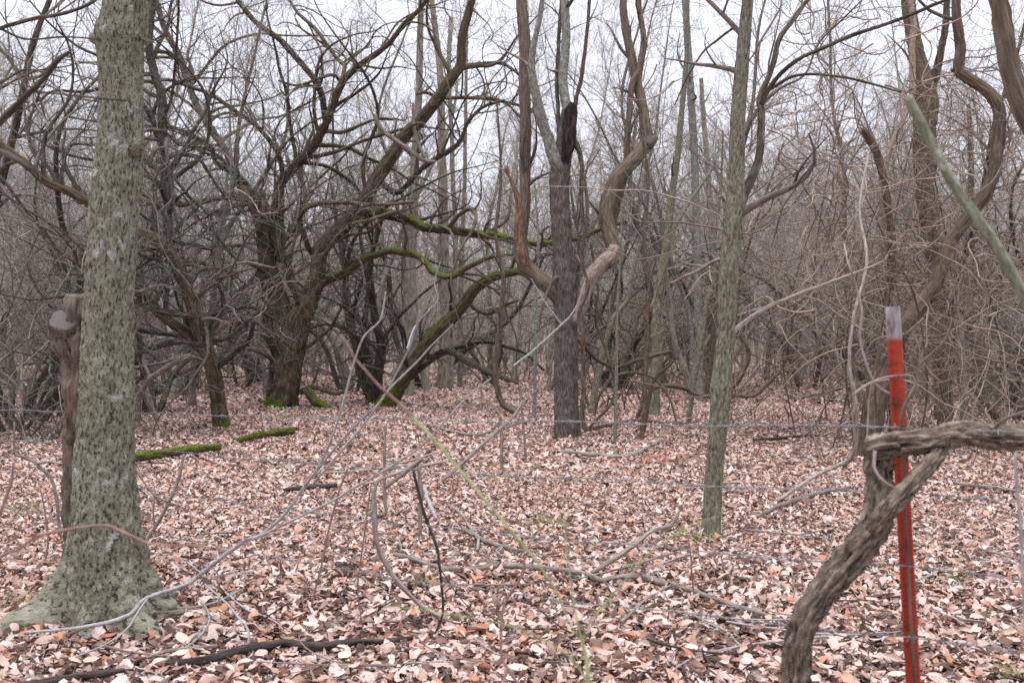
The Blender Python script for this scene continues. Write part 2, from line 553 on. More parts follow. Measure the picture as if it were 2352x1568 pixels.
# ------------------------------------------------------------------ ground
g = np.sinh(np.linspace(-5.4, 5.4, 121)) / np.sinh(5.4)
gx, gy = np.meshgrid(g * 260, 8 + g * 420)
gz = ground_z(gx, gy) * np.exp(-(np.hypot(gx, gy - 8) / 70) ** 2)
gi = np.arange(121 * 121).reshape(121, 121)
mb = MB()
mb.raw(np.stack([gx, gy, gz], -1), np.stack([gi[:-1, :-1], gi[:-1, 1:], gi[1:, 1:], gi[1:, :-1]], -1))
tag(mb.build('ground', M['floor']), kind='structure')


# ------------------------------------------------------------------ line helpers
def resample(pts, rad, step, smax=400, smin=4):
    """Catmull-Rom through traced points"""
    P = np.asarray(pts, float)
    R = np.asarray(rad, float)
    if len(P) == 2:
        P = np.array([P[0], (P[0] + P[1]) / 2, P[1]])
        R = np.array([R[0], (R[0] + R[1]) / 2, R[1]])
    L = np.linalg.norm(np.diff(P, axis=0), axis=1)
    n = int(np.clip(L.sum() / step, smin, smax)) + 1
    u = np.concatenate([[0], np.cumsum(L)]) / L.sum()
    s = np.linspace(0, 1, n)
    k = np.clip(np.searchsorted(u, s, 'right') - 1, 0, len(P) - 2)
    f = ((s - u[k]) / (u[k + 1] - u[k] + 1e-9))[:, None]
    Pm = np.concatenate([[2 * P[0] - P[1]], P, [2 * P[-1] - P[-2]]])
    p0, p1, p2, p3 = Pm[k], Pm[k + 1], Pm[k + 2], Pm[k + 3]
    Q = 0.5 * (2 * p1 + (p2 - p0) * f + (2 * p0 - 5 * p1 + 4 * p2 - p3) * f ** 2 + (3 * p1 - p0 - 3 * p2 + p3) * f ** 3)
    return Q, np.interp(s, u, R)


def trace(d, pts, dd=0.0, step=None, wig=0.3, sd=0, smax=300):
    """pts: (px, py, width_px[, distance]); dd: metres of drift in depth along the line"""
    n = len(pts)
    dist = np.array([p[3] if len(p) > 3 else d for p in pts], float)
    P = np.array([at(p[0], p[1], q + dd * i / max(1, n - 1)) for i, (p, q) in enumerate(zip(pts, dist))])
    R = np.array([p[2] / 2 * (q + dd * i / max(1, n - 1)) / F for i, (p, q) in enumerate(zip(pts, dist))])
    st = step or max(0.012, min(0.12, R.mean() * 0.6))
    Q, r = resample(P, R, st, smax)
    if wig:
        s = np.arange(len(Q)) * st
        for ax, o in ((0, 3.1), (1, 17.7), (2, 29.3)):
            wgl = (vnoise(s / (r.mean() * 9 + 0.03) + sd * 7.3, o, sd) - 0.5)
            Q[:, ax] += wgl * r * 2 * wig * np.minimum(1, s / 0.2)
    return Q, r


def fur(ka, el, amp, o=3):
    """ridged bark relief: ka ridges round, each about el radii long"""
    amp, el = amp * 1.5, max(1.2, el)

    def f(c, s, v, r):
        rm = r.mean(axis=1, keepdims=True)
        q = fbm(c * ka, s * ka, v / (rm * el + 1e-4), o)
        p = vnoise(c * 1.1 + 7, s * 1.1, v / (rm * 5 + 1e-4))
        return amp * (1 - np.abs(2 * q - 1) * 4.5) + 0.10 * (p - 0.5)
    return f


def warts(amp):
    def f(c, s, v, r):
        a = fbm(c * 11, s * 11, v * 30, 3)
        g_ = fbm(c * 3.2, s * 3.2, v * 3.0, 3)
        b_ = vnoise(c * 1.7, s * 1.7, v * 3.2)
        return amp * (np.clip(a - 0.47, -0.22, 0.22) * 3.4 * (0.45 + 1.1 * g_) - 1.6 * np.clip(0.08 - np.abs(g_ - 0.5), 0, 1) * 4 + 1.0 * (b_ - 0.5))
    return f


def sides(r):
    return int(np.clip(6 + r * 150, 6, 30))


def grow(P, R, per_m, ln, ang, S, gnarl, trop, rr=0.55, rmin=0.0015, tmin=0.15, rmax=0.05, lrel=None):
    """children along parent lines; P (N,S0,3)"""
    P = np.asarray(P, float)
    R = np.asarray(R, float)
    Nn, S0, _ = P.shape
    L = np.linalg.norm(np.diff(P, axis=1), axis=2).sum(1)
    cnt = RNG.poisson(np.clip(per_m * L, 0, 400))
    i = np.repeat(np.arange(Nn), cnt)
    n = len(i)
    if n == 0:
        return np.zeros((0, S, 3)), np.zeros((0, S))
    tt = RNG.uniform(tmin, 1, n)
    u = tt * (S0 - 1)
    k = np.minimum(u.astype(int), S0 - 2)
    f = (u - k)[:, None]
    p = P[i, k] * (1 - f) + P[i, k + 1] * f
    rb = R[i, k] * (1 - f[:, 0]) + R[i, k + 1] * f[:, 0]
    T = P[i, k + 1] - P[i, k]
    T /= np.linalg.norm(T, axis=1, keepdims=True) + 1e-9
    q = RNG.normal(size=(n, 3))
    q[:, 2] += 0.5
    q -= T * (q * T).sum(1, keepdims=True)
    q /= np.linalg.norm(q, axis=1, keepdims=True) + 1e-9
    a = np.radians(RNG.uniform(ang[0], ang[1], n))[:, None]
    d = T * np.cos(a) + q * np.sin(a)
    le = RNG.uniform(ln[0], ln[1], n)
    if lrel:
        le = np.minimum(le, lrel * L[i] * (1.15 - 0.7 * tt))
    r0 = np.clip(rb * rr, rmin, rmax)
    C = walk(p, d, le, S, gnarl, trop)
    tp = np.linspace(1, 0.18, S)[None]
    return C, np.maximum(r0[:, None] * tp, rmin * 0.7)


def walk(p, d, L, S, gnarl, trop):
    n = len(p)
    out_ = np.empty((n, S, 3))
    out_[:, 0] = p
    d = d.copy()
    m_ = RNG.normal(size=(n, 3)) * gnarl
    st = (np.asarray(L) / (S - 1))[:, None]
    for s in range(1, S):
        m_ = 0.55 * m_ + RNG.normal(size=(n, 3)) * gnarl
        d = d + m_
        d[:, 2] += trop
        d /= np.linalg.norm(d, axis=1, keepdims=True) + 1e-9
        p = p + d * st
        out_[:, s] = p
    out_[..., 2] = np.maximum(out_[..., 2], 0.02)
    return out_


def stack(lines, S=26):
    P, R = [], []
    for Q, r in lines:
        u = np.linspace(0, len(Q) - 1, S)
        P.append(np.stack([np.interp(u, np.arange(len(Q)), Q[:, a]) for a in range(3)], -1))
        R.append(np.interp(u, np.arange(len(Q)), r))
    return np.array(P), np.array(R)


STYLE = {
    # per level: per_m, (len), (angle), S, gnarl, trop, lrel
    'gnarly': [(2.2, (0.5, 2.4), (35, 80), 10, 0.20, 0.03, 0.7), (3.0, (0.25, 1.0), (35, 80), 7, 0.22, 0.02, 0.7), (3.6, (0.08, 0.40), (30, 75), 4, 0.22, 0.0, 0.7)],
    'upswept': [(2.2, (0.5, 2.2), (25, 60), 9, 0.10, 0.07, 0.6), (4.5, (0.25, 0.9), (25, 60), 6, 0.12, 0.05, 0.7), (6.5, (0.10, 0.40), (25, 60), 4, 0.14, 0.03, 0.7)],
    'sparse': [(0.9, (0.4, 1.4), (30, 65), 8, 0.13, 0.05, 0.5), (3.0, (0.2, 0.7), (30, 65), 6, 0.14, 0.03, 0.6), (5.0, (0.08, 0.3), (30, 60), 4, 0.15, 0.02, 0.7)],
    'vine': [(1.6, (0.4, 1.8), (30, 90), 12, 0.26, -0.05, 0.8), (3.0, (0.2, 0.9), (30, 90), 8, 0.26, -0.04, 0.8)],
}


def crown(lines, style, mul=1.0, tmin=0.12, rmin=0.0018, rmax1=0.035):
    lv = STYLE[style]
    P, R = stack(lines)
    b_ = MB()
    for j, (pm, ln, ang, S, gn, tr, lr) in enumerate(lv):
        P, R = grow(P, R, pm * (mul if j == 0 else 1), ln, ang, S, gn, tr, rr=0.5 if j == 0 else 0.6, rmin=rmin, tmin=tmin if j == 0 else 0.1,
                    rmax=rmax1 if j == 0 else 0.012, lrel=lr)
        b_.tubes(P, R, 5 if j == 0 else 3)
    return b_


def hero(name, label, cat, base, trunk, limbs, tmat, lmat, cmat, style='gnarly', mul=1.0, group=None, relief=None, tcrown=True, step=None, K=None, lobe=None,
         crown_tmin=0.12, extra_lines=(), arch=0, alen=(1.5, 4.5)):
    """a tree with a traced trunk, traced limbs and grown twigs"""
    o = empty(name, base, label, cat, group)
    for q in trunk if isinstance(trunk, list) else [trunk]:
        b_ = MB()
        b_.tubes(q[0], q[1], K or sides(q[1].max()), relief or fur(2.6, 2.2, 0.10), cap=True, lobe=lobe)
        b_.build('trunk', tmat, o, base)
    for l in limbs:
        mat = lmat
        nm = 'limb'
        if len(l) > 2:
            mat = l[2]
        if len(l) > 3:
            nm = l[3]
        b_ = MB()
        torn = mat in (M['bare_wood'], M['torn_wood'])
        b_.tubes(l[0], l[1], 24 if torn else sides(l[1].max()), fur(2.6, 2.2, 0.12) if torn else (relief or fur(2.2, 2.5, 0.10)), cap=True)
        if torn:
            tg = l[0][-1] - l[0][-5]
            tg = tg / np.linalg.norm(tg)
            rm = l[1].max()
            sp0 = l[0][-1] + RNG.normal(size=(7, 3)) * l[1][-1] * 0.55 - tg * rm
            ds = tg + RNG.normal(size=(7, 3)) * 0.22
            b_.tubes(walk(sp0, ds, RNG.uniform(1.5, 4.0, 7) * rm, 5, 0.05, 0), np.full((7, 1), rm * 0.22) * np.linspace(1, 0.1, 5)[None], 5)
        b_.build(nm, mat, o, base)
    if arch:
        src0 = [(l[0], l[1]) for l in limbs if len(l) < 5] + (trunk if isinstance(trunk, list) else [trunk])
        P_, R_ = stack(src0)
        tot = np.linalg.norm(np.diff(P_, axis=1), axis=2).sum()
        P_, R_ = grow(P_, R_, arch / tot, alen, (30, 75), 22, 0.10, -0.012, rr=0.55, rmin=0.009, tmin=0.12, rmax=0.05)
        R_ = np.maximum(R_, 0.006)
        for k_ in range(len(P_)):
            Q_, r_ = resample(P_[k_], R_[k_], 0.085)
            b_ = MB()
            b_.tubes(Q_, r_, 6, fur(1.8, 2.5, 0.08))
            b_.build('limb', lmat, o, base)
            extra_lines = list(extra_lines) + [(Q_, r_)]
    if style:
        src = [(l[0], l[1]) for l in limbs if len(l) < 5] + list(extra_lines)
        if tcrown:
            src += trunk if isinstance(trunk, list) else [trunk]
        cb = crown(src, style, mul, crown_tmin)
        if cb.n:
            tag(cb.build('crown', cmat, o, base), kind='stuff')
    return o


def G(px, py, d):
    """base point of a thing on the ground below the picture point"""
    x = (px - 1176) / F * d
    return np.array([x, d, float(ground_z(x, d))])


# ------------------------------------------------------------------ the large lichen-spotted trunk on the left
d = 5.05
base = G(241, 1430, d)
tr = trace(d, [(243, 1470, 168), (243, 1440, 166), (242, 1400, 164), (242, 1340, 158), (243, 1280, 152), (242, 1220, 145), (240, 1150, 138), (240, 1080, 130),
               (243, 980, 122), (246, 880, 116), (247, 780, 110), (250, 680, 106), (258, 570, 106), (262, 480, 107), (269, 415, 112), (272, 380, 106),
               (277, 300, 97), (278, 220, 94), (276, 120, 100), (276, 85, 112), (284, 50, 104), (292, 0, 100), (296, -60, 96), (290, -400, 80), (300, -700, 60)],
           wig=0.0, step=0.0105, smax=520)


def root_lobe(NN, BB, ca, sa, P):
    dirs = ca[None, None, :, None] * NN[:, :, None, :] + sa[None, None, :, None] * BB[:, :, None, :]
    th = np.arctan2(dirs[..., 1], dirs[..., 0])
    z = np.maximum(P[..., 2] - base[2], 0)[:, :, None] + 0 * th
    r = 0
    for ang, A, h, wd in ((-172, 0.48, 0.15, 0.34), (-30, 0.24, 0.15, 0.30), (24, 0.24, 0.19, 0.28), (-95, 0.07, 0.11, 0.4), (110, 0.15, 0.2, 0.5)):
        dl = np.angle(np.exp(1j * (th - math.radians(ang))))
        r = r + A * np.exp(-z / h) * np.exp(-(dl / wd) ** 2)
    return r


o = empty('hackberry_tree', base, 'large upright trunk with warty grey-green bark, pale lichen spots and flared roots', 'tree')
b_ = MB()
b_.tubes(tr[0], tr[1], 124, warts(0.062), lobe=root_lobe)
b_.build('trunk', M['lichen_bark'], o, base)
for pts in ([(228, 92, 30), (216, 88, 26), (208, 86, 20)], [(312, 345, 36, 4.98), (322, 335, 30, 4.95), (330, 328, 20, 4.93)]):
    q = trace(d, pts, wig=0)
    b_ = MB()
    b_.tubes(q[0], q[1], 18, warts(0.15), cap=True)
    b_.build('branch_knob', M['lichen_bark'], o, base)
for pts in ([(110, 1420, 60, 5.0), (60, 1436, 46, 4.95), (10, 1450, 34, 4.9), (-40, 1470, 18, 4.86)], [(330, 1405, 50, 5.15), (372, 1372, 40, 5.3), (400, 1366, 20, 5.5)]):
    q = trace(d, pts, wig=0.4)
    b_ = MB()
    b_.tubes(q[0], q[1], 18, warts(0.1))
    b_.build('root', M['lichen_bark'], o, base)
ups = [trace(d, [(296, -80, 60), (420, -260, 34), (560, -420, 20), (700, -520, 8)], dd=1.2), trace(d, [(292, -160, 50), (160, -330, 30), (40, -500, 16), (-40, -640, 6)], dd=-0.8)]
for q in ups:
    b_ = MB()
    b_.tubes(q[0], q[1], 10, fur(2, 3, 0.1))
    b_.build('limb', M['lichen_bark'], o, base)

# ------------------------------------------------------------------ dead snag with sawn stub behind it
d = 5.75
base = G(185, 1380, d)
o = empty('dead_snag', base, 'reddish-brown dead trunk with a grey sawn-off stub, close behind the large lichen trunk', 'tree snag')
q = trace(d, [(200, 1400, 96), (194, 1250, 78), (192, 1100, 76), (190, 950, 74), (188, 820, 74), (185, 760, 78), (186, 710, 74), (188, 684, 68), (189, 676, 60)], wig=0.15, step=0.02)
b_ = MB()
b_.tubes(q[0], q[1], 44, fur(3.6, 2.4, 0.17), cap=True)
b_.build('trunk', M['snag'], o, base)
q = trace(d, [(184, 850, 44), (168, 800, 76), (156, 762, 78), (148, 735, 68, 5.66)], wig=0.1, step=0.015)
b_ = MB()
b_.tubes(q[0], q[1], 30, fur(3.4, 2.4, 0.13), cap=True)
st = b_.build('stub', M['snag'], o, base)
e, r_ = q[0][-1], q[1][-1]
tn = q[0][-1] - q[0][-4]
tn = tn / np.linalg.norm(tn)
b_ = MB()
b_.tubes(np.array([e - tn * 0.006, e + tn * 0.004, e + tn * 0.008]), np.array([r_ * 0.90, r_ * 0.84, r_ * 0.62]), 28, fur(2.0, 3, 0.05), cap=True)
b_.build('sawn_face', M['cut_wood'], o, base)

# ------------------------------------------------------------------ the dark plated tree in the middle
d = 14.7
base = G(1303, 1008, d)
TR = trace(d, [(1304, 1030, 72), (1303, 1008, 66), (1302, 975, 58), (1301, 930, 53), (1301, 860, 52), (1302, 780, 50), (1299, 720, 50), (1294, 650, 54), (1291, 580, 46), (1287, 500, 44),
               (1286, 440, 43), (1289, 390, 46), (1296, 340, 38), (1303, 290, 34), (1306, 250, 28)], wig=0.12, step=0.03)
limbs = [
    (*trace(d, [(1292, 392, 34), (1276, 370, 30), (1262, 322, 26), (1244, 275, 24), (1230, 225, 22), (1222, 170, 18), (1226, 110, 14), (1240, 40, 12), (1250, -40, 10)], dd=-0.5), M['grey_bark']),
    (*trace(d, [(1290, 690, 36), (1270, 665, 36), (1240, 640, 37), (1210, 610, 34), (1198, 575, 30), (1196, 530, 27), (1203, 470, 25), (1207, 400, 24), (1209, 300, 25),
                (1205, 200, 26), (1202, 100, 27), (1197, 0, 25), (1192, -120, 20)], dd=0.5), M['brown_bark']),
    (*trace(d - 0.1, [(1206, 612, 22), (1197, 560, 23), (1193, 510, 20), (1190, 470, 15), (1182, 435, 10), (1172, 410, 6), (1164, 393, 2)], wig=0.4), M['torn_wood'], 'torn_splinter', 0),
    (*trace(d, [(1306, 262, 24), (1300, 235, 22), (1294, 185, 21), (1297, 110, 20), (1300, 0, 20), (1300, -120, 16)], dd=0.3), M['grey_bark']),
    (*trace(d, [(1286, 330, 10), (1281, 250, 9), (1280, 150, 9), (1285, 60, 9), (1292, -30, 8)], dd=0.6), M['dark_limb']),
    (*trace(d, [(1318, 270, 12), (1325, 220, 10), (1340, 150, 9), (1348, 70, 8), (1356, -30, 7)], dd=-0.8), M['brown_bark']),
    (*trace(d, [(1316, 318, 16), (1330, 345, 12), (1336, 375, 10), (1334, 420, 9), (1338, 480, 9), (1340, 560, 8)], dd=-0.3), M['dark_limb']),
    (*trace(d, [(1302, 748, 30), (1320, 728, 32), (1336, 698, 29), (1348, 660, 31), (1366, 626, 34), (1390, 600, 34), (1408, 580, 30), (1412, 562, 22)], wig=0.3), M['bare_wood'], 'barkless_limb', 0),
    (*trace(d, [(1392, 612, 24), (1409, 578, 32), (1404, 545, 34), (1394, 500, 33), (1398, 450, 32), (1412, 408, 34), (1440, 380, 33), (1468, 352, 31), (1490, 322, 30), (1484, 285, 25),
                (1478, 245, 23), (1462, 185, 22), (1447, 125, 20), (1435, 65, 18), (1431, 0, 17), (1440, -100, 13)], dd=0.8, wig=0.3), M['brown_bark']),
    (*trace(d + .4, [(1486, 335, 26), (1500, 322, 20), (1507, 314, 12)], wig=0.1), M['brown_bark'], 'limb', 0),
    (*trace(d + .5, [(1405, 520, 18), (1428, 430, 16), (1440, 350, 15), (1446, 260, 14), (1450, 195, 14), (1466, 160, 14), (1478, 90, 13), (1468, 20, 12), (1465, -60, 10)]), M['brown_bark']),
    (*trace(d, [(1300, 648, 14), (1350, 690, 8), (1260, 735, 7), (1220, 770, 5)][0:1] + [(1275, 640, 10), (1250, 690, 8), (1235, 760, 6)], dd=-0.5), M['dark_limb']),
]
o = hero('plated_tree', 'dark tree with plated bark, rotten cavity at its fork and a splintered reddish limb', 'tree', base, TR, limbs, M['plate_bark'], M['dark_limb'], M['twig_brown'],
         'sparse', 0.9, relief=fur(3.4, 1.4, 0.07), tcrown=False)
q = trace(d - 0.13, [(1300, 372, 16), (1306, 330, 24), (1311, 285, 26), (1312, 250, 24), (1316, 236, 10)], wig=0.5)
b_ = MB()
b_.tubes(q[0], q[1], 16, fur(3, 5, 0.3))
b_.build('rotten_cavity', M['rot'], o, base)

# ------------------------------------------------------------------ green-grey sapling to the right of the middle
d = 7.4
base = G(1630, 1230, d)
TR = trace(d, [(1632, 1262, 50), (1632, 1228, 46), (1635, 1180, 41), (1640, 1100, 39), (1646, 1020, 40), (1651, 950, 42), (1654, 895, 47), (1660, 850, 42), (1668, 780, 38), (1671, 700, 41), (1674, 620, 42),
               (1682, 540, 41), (1688, 470, 42), (1690, 400, 36), (1693, 300, 34), (1700, 200, 31), (1708, 100, 28), (1717, 0, 25), (1724, -120, 22), (1730, -400, 14)], wig=0.1, step=0.018)
A1 = trace(d, [(1690, 482, 28), (1712, 440, 22), (1738, 378, 19), (1748, 310, 17), (1751, 255, 16), (1745, 226, 15), (1758, 192, 13), (1774, 150, 13), (1790, 90, 12), (1822, 45, 11), (1858, -5, 10), (1920, -80, 6)], dd=0.4, wig=0.25)
A2 = trace(d, [(1748, 240, 12), (1766, 205, 11), (1794, 168, 10), (1835, 135, 10), (1890, 110, 9), (1960, 80, 9), (2050, 50, 8), (2150, 10, 8), (2230, -20, 6)], dd=-0.5, wig=0.25)
A3 = trace(d, [(1765, 208, 8), (1815, 178, 7), (1870, 170, 6), (1950, 180, 6), (2010, 195, 5), (2070, 212, 4)], dd=-0.3, wig=0.3)
A4 = trace(d, [(1700, 350, 8), (1735, 260, 7), (1790, 205, 6), (1850, 170, 5), (1880, 100, 5), (1950, 30, 4), (2000, -20, 3)], dd=0.8, wig=0.3)
A5 = trace(d, [(1690, 60, 6), (1650, 90, 6), (1615, 120, 5), (1580, 175, 4), (1550, 240, 3)], dd=0.5, wig=0.3)
hero('slender_tree', 'slender green-grey tree with a swollen knot and a forked branch arching rightwards', 'tree', base, TR, [A1, A2, A3, A4, A5], M['green_bark'], M['dark_limb'], M['twig_brown'], 'sparse', 1.2,
     relief=fur(4.0, 3.0, 0.06), crown_tmin=0.45, K=48)

# ------------------------------------------------------------------ the great mossy many-stemmed tree
d = 22.0
base = G(645, 935, d)
TR = [trace(d, [(645, 955, 80), (645, 930, 72), (648, 900, 64), (650, 850, 62), (652, 800, 66), (650, 755, 76), (640, 715, 66), (628, 670, 48), (614, 610, 40), (606, 550, 34), (602, 490, 26), (596, 440, 20)], wig=0.1),
      trace(d - 0.1, [(652, 952, 66), (656, 900, 54), (664, 840, 56), (676, 770, 58), (692, 720, 50), (714, 670, 40), (728, 625, 34), (738, 570, 32), (776, 530, 32), (821, 485, 31), (856, 425, 29), (891, 370, 28),
                      (931, 310, 26), (966, 275, 25), (1006, 225, 24), (1036, 180, 22), (1058, 150, 20), (1061, 90, 18), (1076, 30, 17), (1090, -20, 14), (1110, -120, 8)], dd=-1.5, wig=0.12)]
lm = [
    trace(d, [(645, 600, 22), (632, 500, 20), (640, 430, 20), (675, 385, 20), (725, 325, 19), (750, 275, 18), (786, 190, 15), (826, 150, 13), (886, 105, 11), (926, 60, 10), (966, 20, 9), (1000, -30, 7)], dd=-2.0),
    trace(d, [(602, 490, 20), (575, 455, 17), (555, 435, 17), (522, 350, 16), (482, 290, 16), (450, 240, 15), (412, 130, 14), (380, 70, 13), (355, -20, 10)], dd=2.0),
    trace(d, [(748, 285, 15), (738, 215, 14), (700, 155, 13), (645, 92, 13), (585, 50, 12), (545, 0, 10), (510, -50, 8)], dd=-1.5),
    trace(d, [(780, 200, 9), (791, 155, 9), (776, 135, 9), (722, 65, 8), (680, 25, 7), (650, -30, 6)], dd=1.5),
    trace(d, [(650, 560, 14), (690, 600, 12), (640, 365, 12), (635, 340, 11)][0:1] + [(645, 480, 12), (648, 420, 11), (643, 365, 11), (600, 300, 10), (540, 255, 9), (490, 220, 9), (440, 200, 8), (390, 185, 8), (325, 188, 7), (240, 200, 5)], dd=-2.5),
    trace(d, [(605, 520, 13), (575, 440, 12), (545, 400, 11), (497, 372, 10), (480, 335, 9), (430, 305, 8), (380, 290, 8), (325, 290, 7), (250, 300, 5)], dd=-2),
    trace(d, [(610, 560, 14), (560, 455, 12), (475, 460, 12), (415, 470, 12), (380, 460, 11), (320, 470, 9), (230, 480, 7)], dd=-2),
    (*trace(d, [(818, 488, 24), (886, 490, 23), (936, 505, 22), (976, 520, 21), (1026, 525, 19), (1086, 535, 18), (1136, 541, 16), (1186, 551, 15), (1250, 560, 13), (1330, 545, 12), (1390, 520, 10), (1440, 510, 8)], dd=-3), M['mossy_limb']),
    (*trace(d, [(726, 670, 20), (746, 645, 18), (796, 625, 17), (826, 600, 16), (876, 580, 15), (906, 575, 15), (946, 582, 14), (976, 602, 13), (996, 625, 13), (1036, 635, 12), (1076, 612, 11), (1126, 590, 9), (1180, 585, 6)], dd=-2.5), M['mossy_limb']),
    trace(d, [(870, 415, 14), (905, 440, 13), (926, 432, 12), (966, 390, 12), (1006, 360, 11), (1051, 330, 9), (1076, 280, 8), (1111, 245, 7), (1160, 230, 5)], dd=-1.5),
    (*trace(d - 2, [(861, 262, 8), (866, 280, 10), (886, 305, 10), (926, 335, 11), (971, 365, 10), (1000, 372, 8)]), M['stick'], 'dead_limb', 0),
    (*trace(d - 2, [(975, 362, 9), (958, 320, 7), (950, 290, 7), (949, 235, 5)]), M['stick'], 'dead_limb', 0),
    trace(d, [(1010, 225, 9), (1066, 224, 8), (1116, 226, 8), (1166, 236, 7), (1201, 246, 6), (1260, 275, 4)], dd=-2),
    trace(d, [(1058, 152, 9), (1116, 145, 8), (1151, 146, 7), (1190, 170, 6), (1210, 210, 4)], dd=-2),
    trace(d, [(786, 192, 7), (760, 172, 7), (686, 196, 6), (640, 185, 4)], dd=-2),
    trace(d, [(1012, 235, 9), (1000, 222, 8), (975, 212, 7), (955, 218, 4)], dd=-.5),
    trace(d, [(735, 600, 13), (705, 560, 12), (690, 500, 11), (720, 470, 10), (790, 465, 9), (860, 470, 8), (950, 465, 6)], dd=-3),
    trace(d, [(640, 660, 14), (600, 620, 12), (560, 600, 11), (500, 612, 9), (440, 600, 8), (380, 612, 6)], dd=-3),
    trace(d, [(690, 690, 14), (665, 620, 13), (650, 560, 12), (680, 520, 10), (700, 450, 9), (690, 380, 8), (720, 300, 6)], dd=1.5),
]
ob = hero('mossy_forked_tree', 'massive dark furrowed tree forking low, moss at its foot, limbs arching both ways', 'tree', base, TR, lm, M['mossy_bark'], M['mossy_bark'], M['twig_dark'], 'gnarly', 0.45,
          relief=fur(3.2, 1.8, 0.14), arch=130, alen=(1.5, 5.0))
# side root and small stem at its right foot
q = trace(22, [(690, 900, 16), (720, 888, 10), (745, 895, 9), (770, 903, 9), (800, 893, 8), (815, 880, 7)], wig=0.4)
b_ = MB(); b_.tubes(q[0], q[1], 8, fur(2, 3, 0.1)); b_.build('root', M['brown_bark'], ob, base)
q = trace(21.5, [(700, 890, 18), (725, 920, 22), (750, 935, 18), (775, 948, 10)], wig=0.3)
b_ = MB(); b_.tubes(q[0], q[1], 10, fur(2, 3, 0.1)); b_.build('root', M['mossy_bark'], ob, base)

# ------------------------------------------------------------------ leaning mossy trunk
d = 22.2
base = G(885, 932, d)
TR = trace(d, [(872, 950, 46), (888, 928, 42), (915, 885, 35), (950, 832, 31), (988, 778, 28), (1030, 737, 27), (1065, 700, 26), (1092, 662, 24), (1130, 637, 20), (1170, 626, 17), (1200, 626, 15), (1240, 650, 11), (1270, 690, 7)], dd=-2.5, wig=0.12)
lm = [trace(d, [(908, 892, 24), (968, 838, 20), (1009, 811, 17), (1037, 807, 16), (1082, 832, 14), (1116, 849, 13), (1144, 862, 11), (1190, 880, 7)], dd=-1.5),
      trace(d, [(1020, 808, 10), (1060, 795, 9), (1116, 784, 9), (1172, 798, 8), (1211, 815, 7), (1250, 850, 5)], dd=-1),
      trace(d, [(1090, 664, 12), (1082, 700, 9), (1120, 720, 8), (1160, 700, 7), (1190, 690, 5)], dd=-1)]
hero('leaning_mossy_tree', 'leaning arched trunk with bright green moss along its upper side', 'tree', base, TR, lm, M['mossy_limb'], M['dark_limb'], M['twig_dark'], 'gnarly', 0.5, relief=fur(3, 1.8, 0.12), arch=12, alen=(0.8, 2.6))

# ------------------------------------------------------------------ dark clump of stems between the two mossy trees
d = 23.5
base = G(862, 924, d)
TR = [trace(d, [(864, 940, 30), (855, 915, 24), (830, 856, 22), (818, 798, 20), (806, 742, 18), (798, 686, 15), (788, 600, 12), (772, 500, 9), (760, 420, 5)], dd=1),
      trace(d, [(866, 940, 30), (868, 900, 26), (868, 855, 24), (874, 798, 20), (864, 731, 18), (857, 686, 15), (850, 610, 12), (866, 540, 9), (890, 470, 5)], dd=-1),
      trace(d, [(862, 935, 22), (846, 880, 18), (846, 810, 15), (838, 740, 13), (846, 660, 10), (830, 560, 8), (815, 470, 4)], dd=.5)]
hero('dark_stem_clump', 'clump of dark crooked stems rising beside the foot of the leaning mossy trunk', 'tree', base, TR, [], M['mossy_bark'], M['dark_limb'], M['twig_dark'], 'gnarly', 1.0, arch=18, alen=(1.2, 4.0))

# ------------------------------------------------------------------ crooked small tree left, mossy foot
d = 16.5
base = G(508, 985, d)
TR = trace(d, [(510, 1005, 46), (509, 984, 40), (502, 930, 33), (497, 890, 32), (484, 838, 32), (463, 776, 30), (450, 725, 28), (432, 668, 26), (412, 625, 26), (395, 590, 25), (370, 560, 24), (342, 540, 23), (310, 530, 22),
               (255, 496, 22), (205, 465, 21), (160, 440, 20), (110, 420, 19), (65, 382, 18), (5, 335, 17), (-60, 290, 14)], dd=-3.0, wig=0.15)
lm = [trace(d, [(418, 640, 22), (398, 590, 20), (386, 545, 19), (383, 450, 20), (380, 375, 20), (373, 300, 20), (370, 225, 20), (356, 175, 19), (342, 105, 18), (345, 50, 17), (352, -10, 15), (370, -120, 10)], dd=0.8),
      (*trace(d, [(474, 815, 22), (450, 787, 22), (427, 759, 23), (394, 742, 22), (360, 714, 22), (330, 680, 20), (300, 660, 18), (240, 640, 15), (180, 630, 10)], dd=-2), M['mossy_limb']),
      trace(d, [(376, 372, 8), (425, 440, 8), (475, 487, 8), (492, 525, 8), (485, 568, 8), (440, 562, 7), (390, 555, 7), (350, 590, 7), (305, 626, 5)], dd=-1.5),
      trace(d, [(372, 285, 7), (395, 215, 7), (403, 140, 6), (408, 60, 6), (412, -20, 5)], dd=-1),
      trace(d, [(500, 920, 12), (480, 860, 10), (520, 800, 9), (540, 740, 8), (530, 660, 7), (500, 560, 5)], dd=2)]
hero('crooked_tree', 'crooked dark tree with mossy foot, its long limb reaching past the lichen trunk', 'tree', base, TR, lm, M['mossy_bark'], M['dark_limb'], M['twig_dark'], 'gnarly', 0.9, arch=84, alen=(1.0, 3.8))

